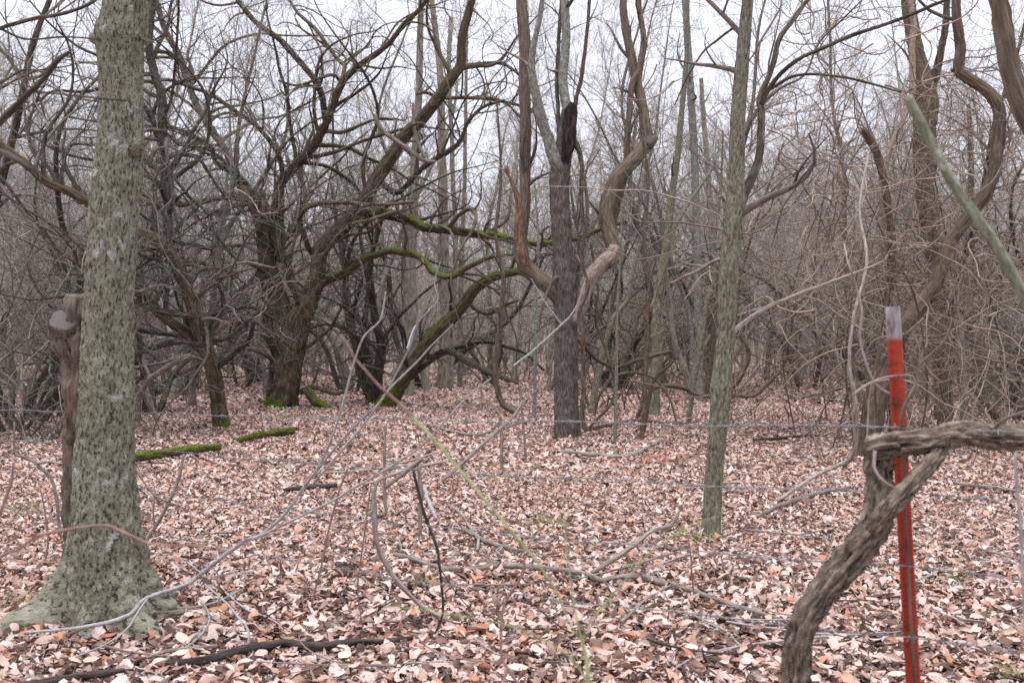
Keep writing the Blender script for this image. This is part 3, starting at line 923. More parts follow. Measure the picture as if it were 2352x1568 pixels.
# ------------------------------------------------------------------ pale dead forked branch at its left
d = 17.2
base = G(320, 960, d)
TR = trace(d, [(318, 975, 16), (318, 920, 14), (337, 874, 13), (382, 845, 12), (416, 822, 12), (450, 815, 11), (480, 782, 10), (506, 756, 9), (540, 731, 6)], wig=0.5, dd=-1)
lm = [trace(d, [(452, 812, 8), (470, 770, 7), (455, 720, 6), (440, 690, 3)]), trace(d, [(345, 868, 9), (330, 820, 7), (360, 770, 5)]),
      trace(d, [(330, 890, 20), (350, 940, 14), (368, 975, 8)], wig=.2)]
hero('pale_dead_branch', 'pale barkless dead bush with a forked branch beside the crooked tree', 'dead bush', base, TR, lm, M['stick'], M['stick'], M['twig_grey'], 'sparse', 1.2)

# ------------------------------------------------------------------ snaking trunk on the right
d = 12.2
base = G(1982, 1058, d)
TR = trace(d, [(1978, 1085, 60), (1985, 1055, 54), (2000, 990, 50), (2010, 930, 48), (2022, 880, 46), (2042, 810, 42), (2072, 755, 38), (2110, 708, 34), (2146, 660, 30), (2166, 600, 28), (2178, 560, 28), (2212, 512, 27), (2252, 460, 27),
               (2281, 400, 26), (2291, 340, 25), (2297, 270, 26), (2287, 235, 26), (2262, 205, 25), (2226, 182, 24), (2202, 160, 22), (2206, 110, 22), (2198, 45, 20), (2197, -20, 19), (2210, -150, 14)], dd=0.8, wig=0.12)
lm = [(*trace(d + .7, [(2212, 172, 16), (2200, 166, 12), (2184, 160, 6)], wig=0), M['vine_snake'], 'limb', 0)]
hero('snaking_tree', 'thick brown trunk snaking upward in an S-bend beside the vine-hung tree', 'tree', base, TR, lm, M['vine_snake'], M['vine_snake'], M['twig_brown'], 'sparse', 0.8, relief=fur(2.8, 2.0, 0.1))

# ------------------------------------------------------------------ tall vine-hung trunk behind it
d = 17.4
base = G(2167, 975, d)
TR = trace(d, [(2168, 995, 46), (2167, 972, 40), (2167, 900, 36), (2164, 820, 36), (2158, 720, 36), (2150, 620, 38), (2140, 520, 40), (2126, 430, 42), (2124, 320, 46), (2126, 240, 50), (2118, 190, 48), (2106, 140, 34), (2094, 70, 30), (2086, 0, 28), (2084, -150, 22)], wig=0.12)
lm = [trace(d, [(2138, 200, 24), (2155, 150, 17), (2166, 90, 15), (2175, 10, 14), (2190, -90, 10)], dd=-.6),
      (*trace(d - .5, [(2090, -60, 13), (2094, 20, 13), (2098, 100, 14), (2093, 210, 14), (2073, 275, 13), (2033, 375, 12), (2027, 440, 12), (2038, 520, 11), (2050, 620, 10), (2062, 740, 10), (2080, 900, 9), (2100, 985, 9)], wig=0.5), M['red_vine'], 'climbing_vine', 0),
      (*trace(d - .4, [(2142, 420, 10), (2160, 500, 10), (2172, 600, 9), (2190, 700, 14), (2205, 780, 16), (2212, 860, 16), (2214, 975, 17)], wig=0.3), M['far_bark'], 'climbing_vine', 0)]
hero('vine_hung_tree', 'tall grey-brown trunk hung with climbing vines, forking above the snaking trunk', 'tree', base, TR, lm, M['brown_bark'], M['brown_bark'], M['twig_brown'], 'sparse', 1.4, relief=fur(3, 2, 0.1))

d = 14.6
base = G(2050, 1010, d)
TR = trace(d, [(2052, 1025, 20), (2050, 990, 18), (2044, 900, 16), (2046, 780, 16), (2042, 675, 17), (2048, 560, 17), (2040, 480, 16), (2031, 425, 17), (2014, 350, 17), (1996, 315, 18), (1984, 298, 14)], wig=0.3)
hero('broken_vine_stem', 'dark reddish broken stem with an orange splintered top among vine tangles', 'tree snag', base, TR, [(*trace(d, [(2010, 345, 17), (1995, 314, 19), (1982, 296, 12)], wig=.2), M['torn_wood'], 'splintered_top', 0)], M['vine_snake'], M['vine_snake'], M['twig_brown'], None)


# ------------------------------------------------------------------ mid-distance trunks one can pick out
def mid(name, label, d, pts, mat='far_bark', limbs=(), style='sparse', mul=0.8, cm='twig_brown', dd=0.0, group=None, tmin=0.3):
    tr_ = trace(d, pts, dd=dd, wig=0.2)
    hero(name, label, 'tree', G(pts[1][0], pts[1][1], d), tr_, [trace(d, l, dd=0.8) for l in limbs], M[mat], M[mat], M[cm], style, mul, group=group, crown_tmin=tmin, relief=fur(2.6, 2.5, 0.1))


mid('green_tree', 'straight greenish trunk standing behind the looping vine right of the plated tree', 19.2, [(1500, 975, 32), (1502, 957, 28), (1504, 900, 24), (1509, 780, 23), (1513, 680, 21), (1530, 560, 18), (1540, 470, 16), (1560, 320, 13), (1575, 150, 10), (1580, -40, 8)], 'green_bark',
    [[(1532, 560, 12), (1560, 500, 10), (1600, 440, 8), (1640, 380, 6)]])
mid('pale_tree', 'pale grey trunk rising straight behind the looping vine', 24.0, [(1608, 935, 24), (1607, 915, 20), (1606, 800, 16), (1603, 650, 16), (1598, 450, 16), (1592, 300, 16), (1587, 200, 16), (1577, 75, 15), (1570, -60, 12)], 'grey_bark')
mid('thin_leaning_sapling', 'thin lichen-grey sapling kinked at mid-height beside the pale trunk', 16.8, [(1575, 985, 13), (1580, 978, 12), (1590, 900, 11), (1606, 820, 11), (1617, 740, 10), (1622, 700, 9), (1640, 640, 9), (1640, 560, 8), (1655, 430, 6), (1660, 300, 4)], 'green_bark')
mid('thin_sapling', 'thin upright sapling with knotty stem rooted in front of the greenish trunk', 14.6, [(1472, 1018, 14), (1474, 1008, 12), (1480, 930, 11), (1484, 820, 10), (1486, 730, 10), (1490, 640, 9), (1480, 540, 8), (1488, 420, 7), (1475, 300, 5)], 'brown_bark', [[(1486, 720, 6), (1505, 680, 6), (1530, 600, 5), (1560, 540, 3)]])
mid('thin_straight_sapling', 'thin straight green-grey sapling under the loop of the vine', 13.9, [(1413, 1030, 9), (1413, 1022, 8), (1414, 940, 8), (1416, 840, 7), (1418, 714, 6), (1424, 600, 5), (1430, 480, 3)], 'green_bark', mul=0.6)
mid('ivy_sapling', 'leaning sapling wrapped in green ivy right behind the plated tree', 20.0, [(1356, 960, 18), (1358, 949, 17), (1370, 880, 14), (1384, 810, 13), (1410, 730, 12), (1440, 690, 11), (1450, 640, 9), (1470, 560, 6)], 'green_bark')
mid('wide_far_trunk', 'pair-stemmed pale brown trunk beyond the leaning mossy trunk', 30.0, [(1019, 905, 34), (1019, 894, 30), (1022, 820, 26), (1024, 740, 26), (1020, 600, 24), (1015, 420, 20), (1012, 200, 15), (1000, 60, 13), (985, -60, 10)], 'far_bark', [[(1034, 892, 14), (1038, 820, 13), (1040, 700, 12), (1046, 560, 11), (1040, 380, 10), (1030, 160, 10), (1036, 40, 10)]])
mid('far_straight_trunk', 'pale straight trunk standing behind the dark stem clump', 26.5, [(938, 925, 30), (938, 909, 27), (940, 800, 25), (945, 680, 25), (944, 600, 24), (950, 420, 20), (960, 250, 16), (970, -40, 12)], 'far_bark')
mid('grey_pole_tree', 'thin grey pole tree near the pair-stemmed trunk', 31.5, [(1056, 895, 14), (1056, 889, 12), (1057, 800, 11), (1058, 650, 11), (1066, 450, 9), (1070, 200, 7), (1075, -20, 5)], 'far_bark')
mid('vine_bent_sapling', 'reddish stem hooking outward at its foot left of the plated tree', 18.5, [(1188, 948, 13), (1180, 944, 13), (1156, 928, 13), (1140, 885, 13), (1139, 832, 13), (1146, 770, 13), (1150, 720, 12), (1156, 640, 10), (1140, 540, 8), (1150, 400, 6), (1140, 220, 4)], 'brown_bark')
mid('slim_spotted_sapling', 'slim straight spotted sapling left of the plated tree', 18.7, [(1227, 968, 9), (1227, 961, 8), (1229, 860, 8), (1230, 760, 8), (1231, 680, 7), (1236, 560, 6), (1228, 420, 4)], 'grey_bark', mul=0.5)
mid('right_mossy_trunk', 'dark trunk with mossy foot beyond the vine-hung tree', 27.5, [(2240, 915, 30), (2240, 904, 25), (2243, 850, 22), (2240, 790, 22), (2228, 720, 20), (2220, 600, 16), (2230, 420, 12), (2225, 240, 8)], 'mossy_bark', [[(2270, 905, 18), (2270, 840, 16), (2280, 760, 14), (2300, 660, 11), (2320, 520, 8)]])
mid('slanting_far_trunk', 'stout brown trunk in the clearing right of the slender green-grey tree', 31.0, [(1632, 905, 24), (1633, 891, 20), (1634, 800, 18), (1640, 690, 17), (1636, 560, 15), (1625, 380, 12), (1610, 180, 9)], 'far_bark')

# ------------------------------------------------------------------ vines, saplings and looping stems around the middle
VG = 'looping grape vines'


def stems(name, label, cat, d, lines, mat, dd=0.0, wig=0.4, side=None, group=None, K=None, relief=True, base=None, smul=1.0, cm=None):
    """a plant or stick: the first line is the thing, further lines are its branches"""
    first = None
    allq = []
    for i, l in enumerate(lines):
        q = trace(d, l, dd=dd, wig=wig)
        allq.append(q)
        b_ = MB()
        b_.tubes(q[0], q[1], K or max(6, sides(q[1].max())), fur(2, 4, 0.10) if relief else None, cap=True)
        if i == 0:
            bp = tuple(q[0][0]) if base is None else tuple(base)
            first = b_.build(name, M[mat], None, bp)
            tag(first, label, cat, group)
        else:
            b_.build('side_branch', M[mat], first, bp)
    if side:
        cb = crown(allq, side, smul, 0.15, rmin=0.0014, rmax1=0.008)
        if cb.n:
            tag(cb.build('twigs', M[cm or mat], first, bp), kind='stuff')
    return first


stems('looping_vine', 'brown vine looping out from the plated tree and doubling back to the ground', 'vine', 15.2, [[(1326, 780, 9), (1352, 806, 9), (1378, 830, 9), (1414, 844, 9), (1459, 828, 9), (1504, 815, 9), (1538, 808, 9), (1546, 818, 9), (1538, 838, 8), (1510, 862, 8), (1494, 890, 9), (1488, 940, 9), (1478, 1000, 9)]], 'vine_snake', wig=0.5)
stems('swagged_vine', 'vine sagging between the greenish trunk and the slender green-grey tree', 'vine', 16.5, [[(1462, 960, 8), (1484, 915, 9), (1500, 890, 10), (1532, 884, 10), (1572, 890, 10), (1600, 905, 9), (1628, 910, 9), (1664, 918, 8), (1680, 908, 8), (1732, 907, 8), (1776, 870, 8), (1802, 832, 7), (1812, 780, 6), (1830, 690, 5)]], 'vine_snake', wig=0.5)
stems('kinked_vine', 'dark vine rising stiffly beside the right flank of the plated tree', 'vine', 14.3, [[(1348, 990, 12), (1341, 970, 11), (1337, 922, 11), (1341, 855, 10), (1338, 782, 10), (1330, 720, 9), (1350, 660, 9), (1338, 600, 8), (1348, 500, 8), (1342, 400, 7)]], 'vine_snake', wig=0.6)
stems('arched_vine', 'thin vine arching low between the plated tree and the thin sapling', 'vine', 15.8, [[(1364, 955, 7), (1380, 900, 7), (1410, 865, 7), (1450, 855, 7), (1490, 862, 6), (1515, 880, 6), (1540, 920, 5), (1555, 970, 5)]], 'brown_bark', wig=0.5)
stems('drooping_vine', 'thin curved vine hanging by the plated tree and touching the leaf floor', 'vine', 15.0, [[(1350, 985, 7), (1400, 930, 7), (1414, 895, 7), (1405, 850, 6), (1390, 800, 6), (1370, 740, 6), (1372, 660, 5), (1356, 560, 5)]], 'brown_bark', wig=0.5)
stems('hanging_vine', 'long pale vine drooping beside the snaking trunk then trailing over the leaves', 'vine', 9.0, [[(1720, 1196, 8, 8.1), (1782, 1152, 9, 8.8), (1876, 1090, 9, 9.4), (1926, 1068, 10, 9.6), (1955, 1050, 11, 9.5), (1966, 1000, 11, 9.4), (1965, 920, 9, 9.3), (1950, 830, 8, 9.3), (1962, 720, 7, 9.4), (1990, 600, 6, 9.6), (1975, 480, 6, 10), (1995, 350, 5, 10.5)]], 'stick', wig=0.3)
stems('curved_right_vine', 'brown vine bowing from the ground toward the slender green-grey tree', 'vine', 17.5, [[(1664, 945, 9), (1680, 893, 10), (1706, 858, 10), (1720, 820, 9), (1712, 790, 8), (1700, 770, 8), (1690, 700, 7), (1720, 560, 6), (1760, 440, 5), (1800, 330, 4)]], 'vine_snake', wig=0.5)
stems('long_slanting_branch', 'long pale slanting dead branch leaning on the slender green-grey tree', 'branch', 7.6, [[(1664, 780, 13, 7.55), (1700, 748, 11), (1750, 712, 10), (1830, 676, 9), (1900, 650, 7), (1960, 628, 6), (2030, 600, 4)], [(1830, 678, 5), (1880, 690, 4), (1930, 725, 4), (1985, 760, 3)]], 'stick', side='sparse', smul=1.0)
stems('snag_twig', 'short pale broken branch poking left from the slender green-grey tree', 'branch', 7.45, [[(1676, 590, 8), (1640, 600, 8), (1600, 622, 8), (1560, 640, 7), (1542, 650, 5)], [(1620, 612, 5), (1575, 605, 4), (1550, 590, 3)]], 'stick')
stems('long_pale_twig', 'long thin whitish twig stretched level in front of the plated tree', 'branch', 9.0, [[(1680, 508, 3), (1620, 480, 4), (1560, 458, 4), (1480, 438, 3.5), (1400, 437, 3), (1330, 430, 2.5), (1240, 428, 2)]], 'stick', wig=0.3)
stems('pale_slanting_twig', 'pale thin branch slanting up across the foot of the plated tree', 'branch', 13.5, [[(1180, 840, 5), (1230, 800, 5), (1290, 745, 5), (1310, 725, 4), (1330, 690, 3), (1345, 640, 2)], [(1290, 745, 3), (1250, 690, 3), (1220, 640, 2)]], 'cane_pale')

# reddish tangle of vines over the right-hand thicket
TG = 'tangles of reddish vine in the right-hand thicket'
TLAB = ['reddish-brown tangle of thin vines draped over the broken vine stem', 'reddish vine tangle sprawling between the slender tree and the snaking trunk',
        'matted thin vines hanging behind the red post', 'loose reddish vines hanging from the vine-hung tree', 'vine tangle mounded on bushes by the S-bent trunk', 'airy curtain of tan vines hanging high left of the vine-hung tree']
for i, (px, py, dd_, sx, sz, n, ztop) in enumerate([(2010, 600, 13.6, 0.8, 1.3, 110, 0), (1880, 600, 15.5, 1.1, 1.4, 110, 0), (2070, 700, 11.6, 0.6, 0.8, 44, 0), (2110, 420, 15.8, 1.1, 1.8, 110, 0), (2230, 660, 14.8, 0.9, 1.2, 84, 0), (1960, 330, 17.5, 1.4, 1.5, 60, 0)]):
    c0 = at(px, py, dd_)
    p = c0 + RNG.normal(size=(n, 3)) * np.array([sx, 0.7, sz])
    p[:, 2] = np.maximum(p[:, 2], 0.1)
    dr = RNG.normal(size=(n, 3)) * np.array([1, 0.7, 0.9])
    dr /= np.linalg.norm(dr, axis=1, keepdims=True)
    W = walk(p, dr, RNG.uniform(1.2, 4.2, n), 26, 0.15, -0.05)
    R_ = (RNG.uniform(0.06, 0.115, n) ** 2)[:, None] * 1.15 * np.linspace(1, 0.45, 26)[None]
    bp = np.array([c0[0], c0[1], 0])
    o = empty('vine_tangle', bp, TLAB[i], 'vine', TG)
    for j in range(n):
        ob = MB()
        ob.tubes(W[j], R_[j], 4)
        ob.build('vine_stem', M['red_vine'], o, bp)
    C1, R1 = grow(W, R_, 1.9, (0.2, 1.1), (30, 90), 8, 0.22, -0.03, rr=0.6, rmin=0.0018, lrel=0.7)
    C2, R2 = grow(C1, R1, 2.0, (0.1, 0.45), (30, 90), 4, 0.22, -0.02, rr=0.7, rmin=0.0014, lrel=0.8)
    ob = MB()
    ob.tubes(C1, R1, 3)
    ob.tubes(C2, R2, 3)
    tag(ob.build('tendrils', M['red_vine'], o, bp), kind='stuff')
    # two rooted stems that carry the tangle
    for s in (-1, 1):
        q = resample([bp + (s * 0.3 * sx, 0.1, -0.05), bp + (s * 0.5 * sx, 0, c0[2] * 0.5), c0 + (s * 0.2 * sx, 0, 0.2), c0 + (-s * 0.3, 0.1, sz)], [0.014, 0.012, 0.011, 0.006], 0.06)
        ob = MB()
        ob.tubes(q[0], q[1], 7, fur(2, 3, 0.1))
        ob.build('rooted_stem', M['vine_snake'], o, bp)

exec_parts = None
# ------------------------------------------------------------------ trees deeper in the wood (copies of a few kinds)
BGV = []
BG_LAB = ['slender grey tree with upswept twigs in the far wood', 'thin brown tree forking low in the far wood', 'tall straight pole tree with short twigs in the far wood',
          'leaning pale tree with fine spreading twigs in the far wood', 'stout brown trunk with ascending limbs in the far wood', 'twin-stemmed grey tree in the far wood',
          'wavy-stemmed thin tree in the far wood', 'bushy-topped slender tree in the far wood']
for v in range(8):
    Hh = [11.5, 9.0, 14.0, 11.0, 13.0, 11.0, 8.5, 12.0][v]
    r0 = [0.07, 0.06, 0.085, 0.075, 0.13, 0.07, 0.055, 0.08][v]
    lean = [0.02, 0.10, 0.0, 0.22, 0.04, 0.12, 0.10, 0.05][v]
    gn = [0.06, 0.09, 0.035, 0.06, 0.05, 0.08, 0.12, 0.07][v]
    trs = []
    for k in range(2 if v in (1, 5) else 1):
        T_ = walk(np.array([[0.06 * k, 0, -0.15]]), np.array([[lean * (1 if k == 0 else -1.2), 0.05 * (1 - 2 * k), 1.0]]), np.array([Hh * (1 - 0.12 * k)]), 30, gn, 0.03)[0]
        T_[0, 2] = -0.15
        R_ = r0 * (1 - 0.25 * k) * np.linspace(1, 0.12, 30)
        R_[:2] *= (1.5, 1.2)
        trs.append((T_, R_))
    o = empty('woodland_tree', (0, 0, 0), BG_LAB[v], 'tree', 'bare trees deeper in the wood')
    for T_, R_ in trs:
        b_ = MB()
        Q, r_ = resample(T_, R_, 0.16)
        b_.tubes(Q, r_, 9, fur(2.4, 1.5, 0.12))
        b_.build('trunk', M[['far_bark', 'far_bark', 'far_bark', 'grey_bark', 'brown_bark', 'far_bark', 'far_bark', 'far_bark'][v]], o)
    lv = [(3.2, (0.9, 3.6), (25, 65), 10, 0.13, 0.06, 0.38), (3.4, (0.4, 1.5), (22, 58), 6, 0.11, 0.05, 0.7), (5.4, (0.15, 0.75), (25, 60), 4, 0.13, 0.03, 0.8)]
    b_ = MB()
    P, R_ = stack(trs)
    for j, (pm, ln, ang, S, gn_, trp, lr) in enumerate(lv):
        P, R_ = grow(P, R_, pm, ln, ang, S, gn_, trp, rr=0.42 if j == 0 else 0.6, rmin=0.0038, tmin=(0.12 if v in (1, 6, 7) else 0.24) if j == 0 else 0.08, rmax=0.035 if j == 0 else 0.014, lrel=lr)
        b_.tubes(P, R_, 4 if j == 0 else 3)
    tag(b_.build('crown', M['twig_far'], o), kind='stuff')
    BGV.append(o)

TKV = []
TK_LAB = ['gnarled dark thorn tree with arching limbs in the thicket', 'low spreading dark tree with tangled limbs in the thicket', 'many-stemmed dark crooked tree in the thicket', 'dark arching scrub tree in the thicket']
for v in range(4):
    ns = [3, 4, 5, 3][v]
    Hh = [5.5, 4.2, 4.6, 6.5][v]
    p = np.zeros((ns, 3))
    p[:, 2] = -0.12
    an = np.arange(ns) * 2 * np.pi / ns + v
    p[:, 0], p[:, 1] = 0.12 * np.cos(an), 0.12 * np.sin(an)
    dr = np.stack([0.55 * np.cos(an), 0.55 * np.sin(an), np.ones(ns)], -1)
    T_ = walk(p, dr, np.full(ns, Hh) * RNG.uniform(0.7, 1.1, ns), 26, 0.085, -0.012)
    T_[:, 0, 2] = -0.12
    R_ = RNG.uniform(0.035, 0.085, ns)[:, None] * np.linspace(1, 0.15, 26)[None]
    o = empty('thicket_tree', (0, 0, 0), TK_LAB[v], 'tree', 'dark gnarled trees of the thicket')
    for k in range(ns):
        b_ = MB()
        Q, r_ = resample(T_[k], R_[k], 0.12)
        b_.tubes(Q, r_, 9, fur(2.4, 1.8, 0.12))
        b_.build('trunk', M['dark_limb'], o)
    b_ = MB()
    P, Rr = T_, R_
    for j, (pm, ln, ang, S, gn_, trp, lr) in enumerate([(2.6, (0.8, 3.6), (30, 75), 16, 0.12, -0.015, 0.85), (2.6, (0.3, 1.4), (35, 80), 9, 0.18, 0.0, 0.7), (2.6, (0.12, 0.5), (30, 75), 4, 0.22, 0.0, 0.8)]):
        P, Rr = grow(P, Rr, pm, ln, ang, S, gn_, trp, rr=0.6 if j == 0 else 0.6, rmin=0.0028, tmin=0.12, rmax=0.045 if j == 0 else 0.014, lrel=lr)
        b_.tubes(P, Rr, 5 if j == 0 else 3)
    tag(b_.build('crown', M['twig_dark'], o), kind='stuff')
    TKV.append(o)

SHV = []
SH_LAB = ['brush of thin upright grey stems in the understorey', 'arching thin brown bramble bush in the understorey', 'sparse reddish brush in the understorey', 'dense fine-twigged grey bush in the understorey']
for v in range(4):
    ns = [16, 20, 14, 22][v]
    p = RNG.normal(size=(ns, 3)) * np.array([0.45, 0.45, 0])
    p[:, 2] = -0.05
    dr = RNG.normal(size=(ns, 3)) * 0.3
    dr[:, 2] = 1
    T_ = walk(p, dr, RNG.uniform(1.6, 3.9, ns), 16, [0.06, 0.12, 0.10, 0.09][v], [0.0, -0.07, -0.02, -0.01][v])
    T_[:, 0, 2] = -0.05
    R_ = RNG.uniform(0.008, 0.022, ns)[:, None] * np.linspace(1, 0.2, 16)[None]
    o = empty('understorey_bush', (0, 0, 0), SH_LAB[v], 'bush', 'bare bushes of the understorey')
    b_ = MB()
    b_.tubes(T_, R_, 5)
    tag(b_.build('stems', M[['far_bark', 'brown_bark', 'red_vine', 'far_bark'][v]], o), kind='stuff')
    b_ = MB()
    P, Rr = T_, R_
    for j, (pm, ln, ang, S, gn_, trp) in enumerate([(2.6, (0.3, 1.2), (25, 65), 7, 0.13, 0.02), (3.6, (0.1, 0.5), (25, 65), 4, 0.15, 0.0)]):
        P, Rr = grow(P, Rr, pm, ln, ang, S, gn_, trp, rr=0.6, rmin=0.0028, tmin=0.2, rmax=0.012, lrel=0.6)
        b_.tubes(P, Rr, 3)
    tag(b_.build('twigs', M[['twig_far', 'twig_brown', 'red_vine', 'twig_grey'][v]], o), kind='stuff')
    SHV.append(o)

for o in BGV + TKV + SHV:
    o['base_label'] = o['label'].replace(' in the far wood', '').replace(' in the thicket', '').replace(' in the understorey', '')
placed = [(645, 22), (885, 22), (508, 16.5), (1303, 14.7), (1982, 12.2), (2167, 17.4)]
pts = [(at(a, 900, dq)[0], dq) for a, dq in placed]
rs = np.random.default_rng(77)
used = [0] * 8


def free(x, y, mind):
    return all((x - a) ** 2 + (y - b2) ** 2 > mind * mind for a, b2 in pts)


ZONES = [(160, 'beyond the lichen trunk'), (420, 'behind the crooked tree'), (760, 'behind the massive mossy tree'), (960, 'behind the leaning mossy trunk'), (1180, 'past the arch of the leaning trunk'),
         (1340, 'behind the plated tree'), (1560, 'behind the looping vine'), (1720, 'behind the slender green-grey tree'), (1960, 'behind the reddish vine tangles'), (2180, 'behind the snaking trunk'), (9999, 'beyond the vine-hung tree')]


def put(var, x, y, sc, seen):
    rz = rs.uniform(0, 6.28)
    loc = (x, y, float(ground_z(x, y)) * math.exp(-(math.hypot(x, y - 8) / 70) ** 2))
    px_ = 1176 + x / y * F
    zone = [z_ for e_, z_ in ZONES if px_ < e_][0]
    lab = var['base_label'] + (', small, ' if sc < 0.86 else ', large, ' if sc > 1.12 else ', ') + zone
    if not seen:
        var['label'] = lab
        var.location, var.rotation_euler, var.scale = loc, (0, 0, rz), (sc, sc, sc)
    else:
        copy_tree(var, loc, rz, sc, lab)
    pts.append((x, y))


n, tries = 0, 0
cnt = {}
while n < 225 and tries < 8000:
    tries += 1
    y = math.sqrt(rs.uniform(22 ** 2, 62 ** 2))
    x = rs.uniform(-1, 1) * (0.56 * y + 2.5)
    px = 1176 + x / y * F
    if not free(x, y, 1.3) or (y < 27 and 950 < px < 1500) or (y < 34 and 1720 < px < 1950):
        continue
    v = int(rs.integers(0, 8))
    put(BGV[v], x, y, rs.uniform(0.75, 1.25), cnt.get(v, 0))
    cnt[v] = cnt.get(v, 0) + 1
    n += 1
n, tries, cnt = 0, 0, {}
for v, px, y in ((2, 25, 15.6), (0, -110, 14.2), (1, 120, 18.5), (3, 255, 22.5), (1, 2330, 17.5), (0, 2440, 15.0), (3, 1420, 29.5), (1, 1120, 34), (0, 560, 31)):
    put(TKV[v], (px - 1176) / F * y, y, rs.uniform(0.85, 1.15), cnt.get(v, 0))
    cnt[v] = cnt.get(v, 0) + 1
for v, px, y, sc in ((3, 60, 17.5, 1.5), (0, 190, 21.0, 1.45), (3, 400, 26.0, 1.6), (0, 800, 28.5, 1.5), (3, 980, 31.0, 1.6), (0, 1400, 31.0, 1.55), (3, 1640, 34.0, 1.6), (0, 1850, 31.0, 1.5), (3, 2290, 22.0, 1.45), (2, 2050, 25.0, 1.5), (1, 600, 35.0, 1.7)):
    put(TKV[v], (px - 1176) / F * y, y, sc, cnt.get(v, 0))
    cnt[v] = cnt.get(v, 0) + 1
while n < 8 and tries < 4000:
    tries += 1
    y = rs.uniform(17.5, 44)
    px = rs.choice([rs.uniform(-250, 620), rs.uniform(-250, 1150), rs.uniform(2180, 2600), rs.uniform(1050, 2400)])
    x = (px - 1176) / F * y
    if px > 1050 and px < 2180 and y < 26:
        continue
    if not free(x, y, 1.4) or (450 < px < 1200 and y < 33):
        continue
    v = int(rs.integers(0, 4))
    put(TKV[v], x, y, rs.uniform(0.75, 1.25), cnt.get(v, 0))
    cnt[v] = cnt.get(v, 0) + 1
    n += 1
n, tries, cnt = 0, 0, {}
while n < 70 and tries < 4000:
    tries += 1
    y = math.sqrt(rs.uniform(21 ** 2, 58 ** 2))
    x = rs.uniform(-1, 1) * (0.56 * y + 2)
    px = 1176 + x / y * F
    if not free(x, y, 0.9) or (y < 36 and 600 < px < 1100) or (y < 30 and 1650 < px < 2000):
        continue
    v = int(rs.integers(0, 4))
    put(SHV[v], x, y, rs.uniform(0.7, 1.3), cnt.get(v, 0))
    cnt[v] = cnt.get(v, 0) + 1
    n += 1

# the far wood, one mass beyond the trees that can be told apart
ns = 230
p = np.stack([RNG.uniform(-17, 17, ns), RNG.uniform(-10, 10, ns), np.full(ns, -0.2)], -1)
dr = RNG.normal(size=(ns, 3)) * 0.10
dr[:, 2] = 1
T_ = walk(p, dr, RNG.uniform(5.0, 15.5, ns), 9, 0.06, 0.02)
T_[:, 0, 2] = -0.2
R_ = RNG.uniform(0.03, 0.13, ns)[:, None] * np.linspace(1, 0.15, 9)[None]
fb = MB()
fb.tubes(T_, R_, 5)
P, Rr = grow(T_, R_, 1.5, (0.8, 3.4), (22, 60), 6, 0.09, 0.06, rr=0.5, rmin=0.007, tmin=0.08, rmax=0.04, lrel=0.4)
fb.tubes(P, Rr, 3)
P, Rr = grow(P, Rr, 1.8, (0.4, 1.5), (25, 60), 3, 0.1, 0.04, rr=0.7, rmin=0.0075, tmin=0.1, rmax=0.02, lrel=0.8)
fb.tubes(P, Rr, 3)
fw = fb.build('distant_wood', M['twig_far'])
fw.location = (-50, 74, 0)
tag(fw, 'mass of bare grey-brown trees at the back of the wood', 'wood', 'far-off bare wood', 'stuff')
k = 0
for yy, xs in ((74, (-17, 17, 50)), (96, (-68, -34, 0, 34, 68)), (118, (-85, -51, -17, 17, 51, 85))):
    for x in xs:
        c = fw.copy()
        COL.objects.link(c)
        c.location = (x, yy, 0)
        c.rotation_euler = (0, 0, math.pi * (k % 2))
        k += 1

# ------------------------------------------------------------------ red fence post
pd = 2.78
pt, pb = at(2044, 704, pd), at(2093, 1600, pd)
dirn = (pt - pb) / np.linalg.norm(pt - pb)
foot = pb - dirn * ((pb[2] + 0.06) / dirn[2])
Lp = np.linalg.norm(pt - foot)
W2, TH, WB = 0.0185, 0.0016, 0.034
# T section, the web towards the camera
sec = [(-W2, 0.0), (-W2, -TH * 2), (-0.0045, -0.006), (-0.0028, -0.012), (-0.0022, -WB), (0.0022, -WB), (0.0028, -0.012), (0.0045, -0.006), (W2, -TH * 2), (W2, 0.0)]
secp = np.array(sec)
ang = math.radians(27)
ca_, sa_ = math.cos(ang), math.sin(ang)
secp = np.stack([secp[:, 0] * ca_ - secp[:, 1] * sa_, secp[:, 0] * sa_ + secp[:, 1] * ca_], -1)
xa = np.array([1, 0, 0]) - dirn * dirn[0]
xa /= np.linalg.norm(xa)
ya = np.cross(dirn, xa)
zs = np.linspace(0, Lp, 40)
V = np.array([foot + dirn * z + xa * s[0] + ya * s[1] for z in zs for s in secp])
ns_ = len(secp)
q = [(i * ns_ + j, i * ns_ + (j + 1) % ns_, (i + 1) * ns_ + (j + 1) % ns_, (i + 1) * ns_ + j) for i in range(39) for j in range(ns_)]
b_ = MB()
e0 = 39 * ns_
tt_ = [(e0, e0 + 1, e0 + 2), (e0, e0 + 2, e0 + 7), (e0 + 7, e0 + 8, e0 + 9), (e0, e0 + 7, e0 + 9), (e0 + 2, e0 + 3, e0 + 6), (e0 + 2, e0 + 6, e0 + 7), (e0 + 3, e0 + 4, e0 + 5), (e0 + 3, e0 + 5, e0 + 6)]
b_.raw(V, q, tt_)
post = empty('fence_post', foot, 'red painted metal T-post with bare grey top, standing in the leaves', 'fence post')
b_.build('shaft', M['post'], post, foot, smooth=False)
sv = np.array([(x, y, z) for z in (-0.011, 0.011) for x in (-0.006, 0.006) for y in (0.0, 0.007)])
sq = [(0, 1, 3, 2), (4, 6, 7, 5), (0, 4, 5, 1), (2, 3, 7, 6), (1, 5, 7, 3)]
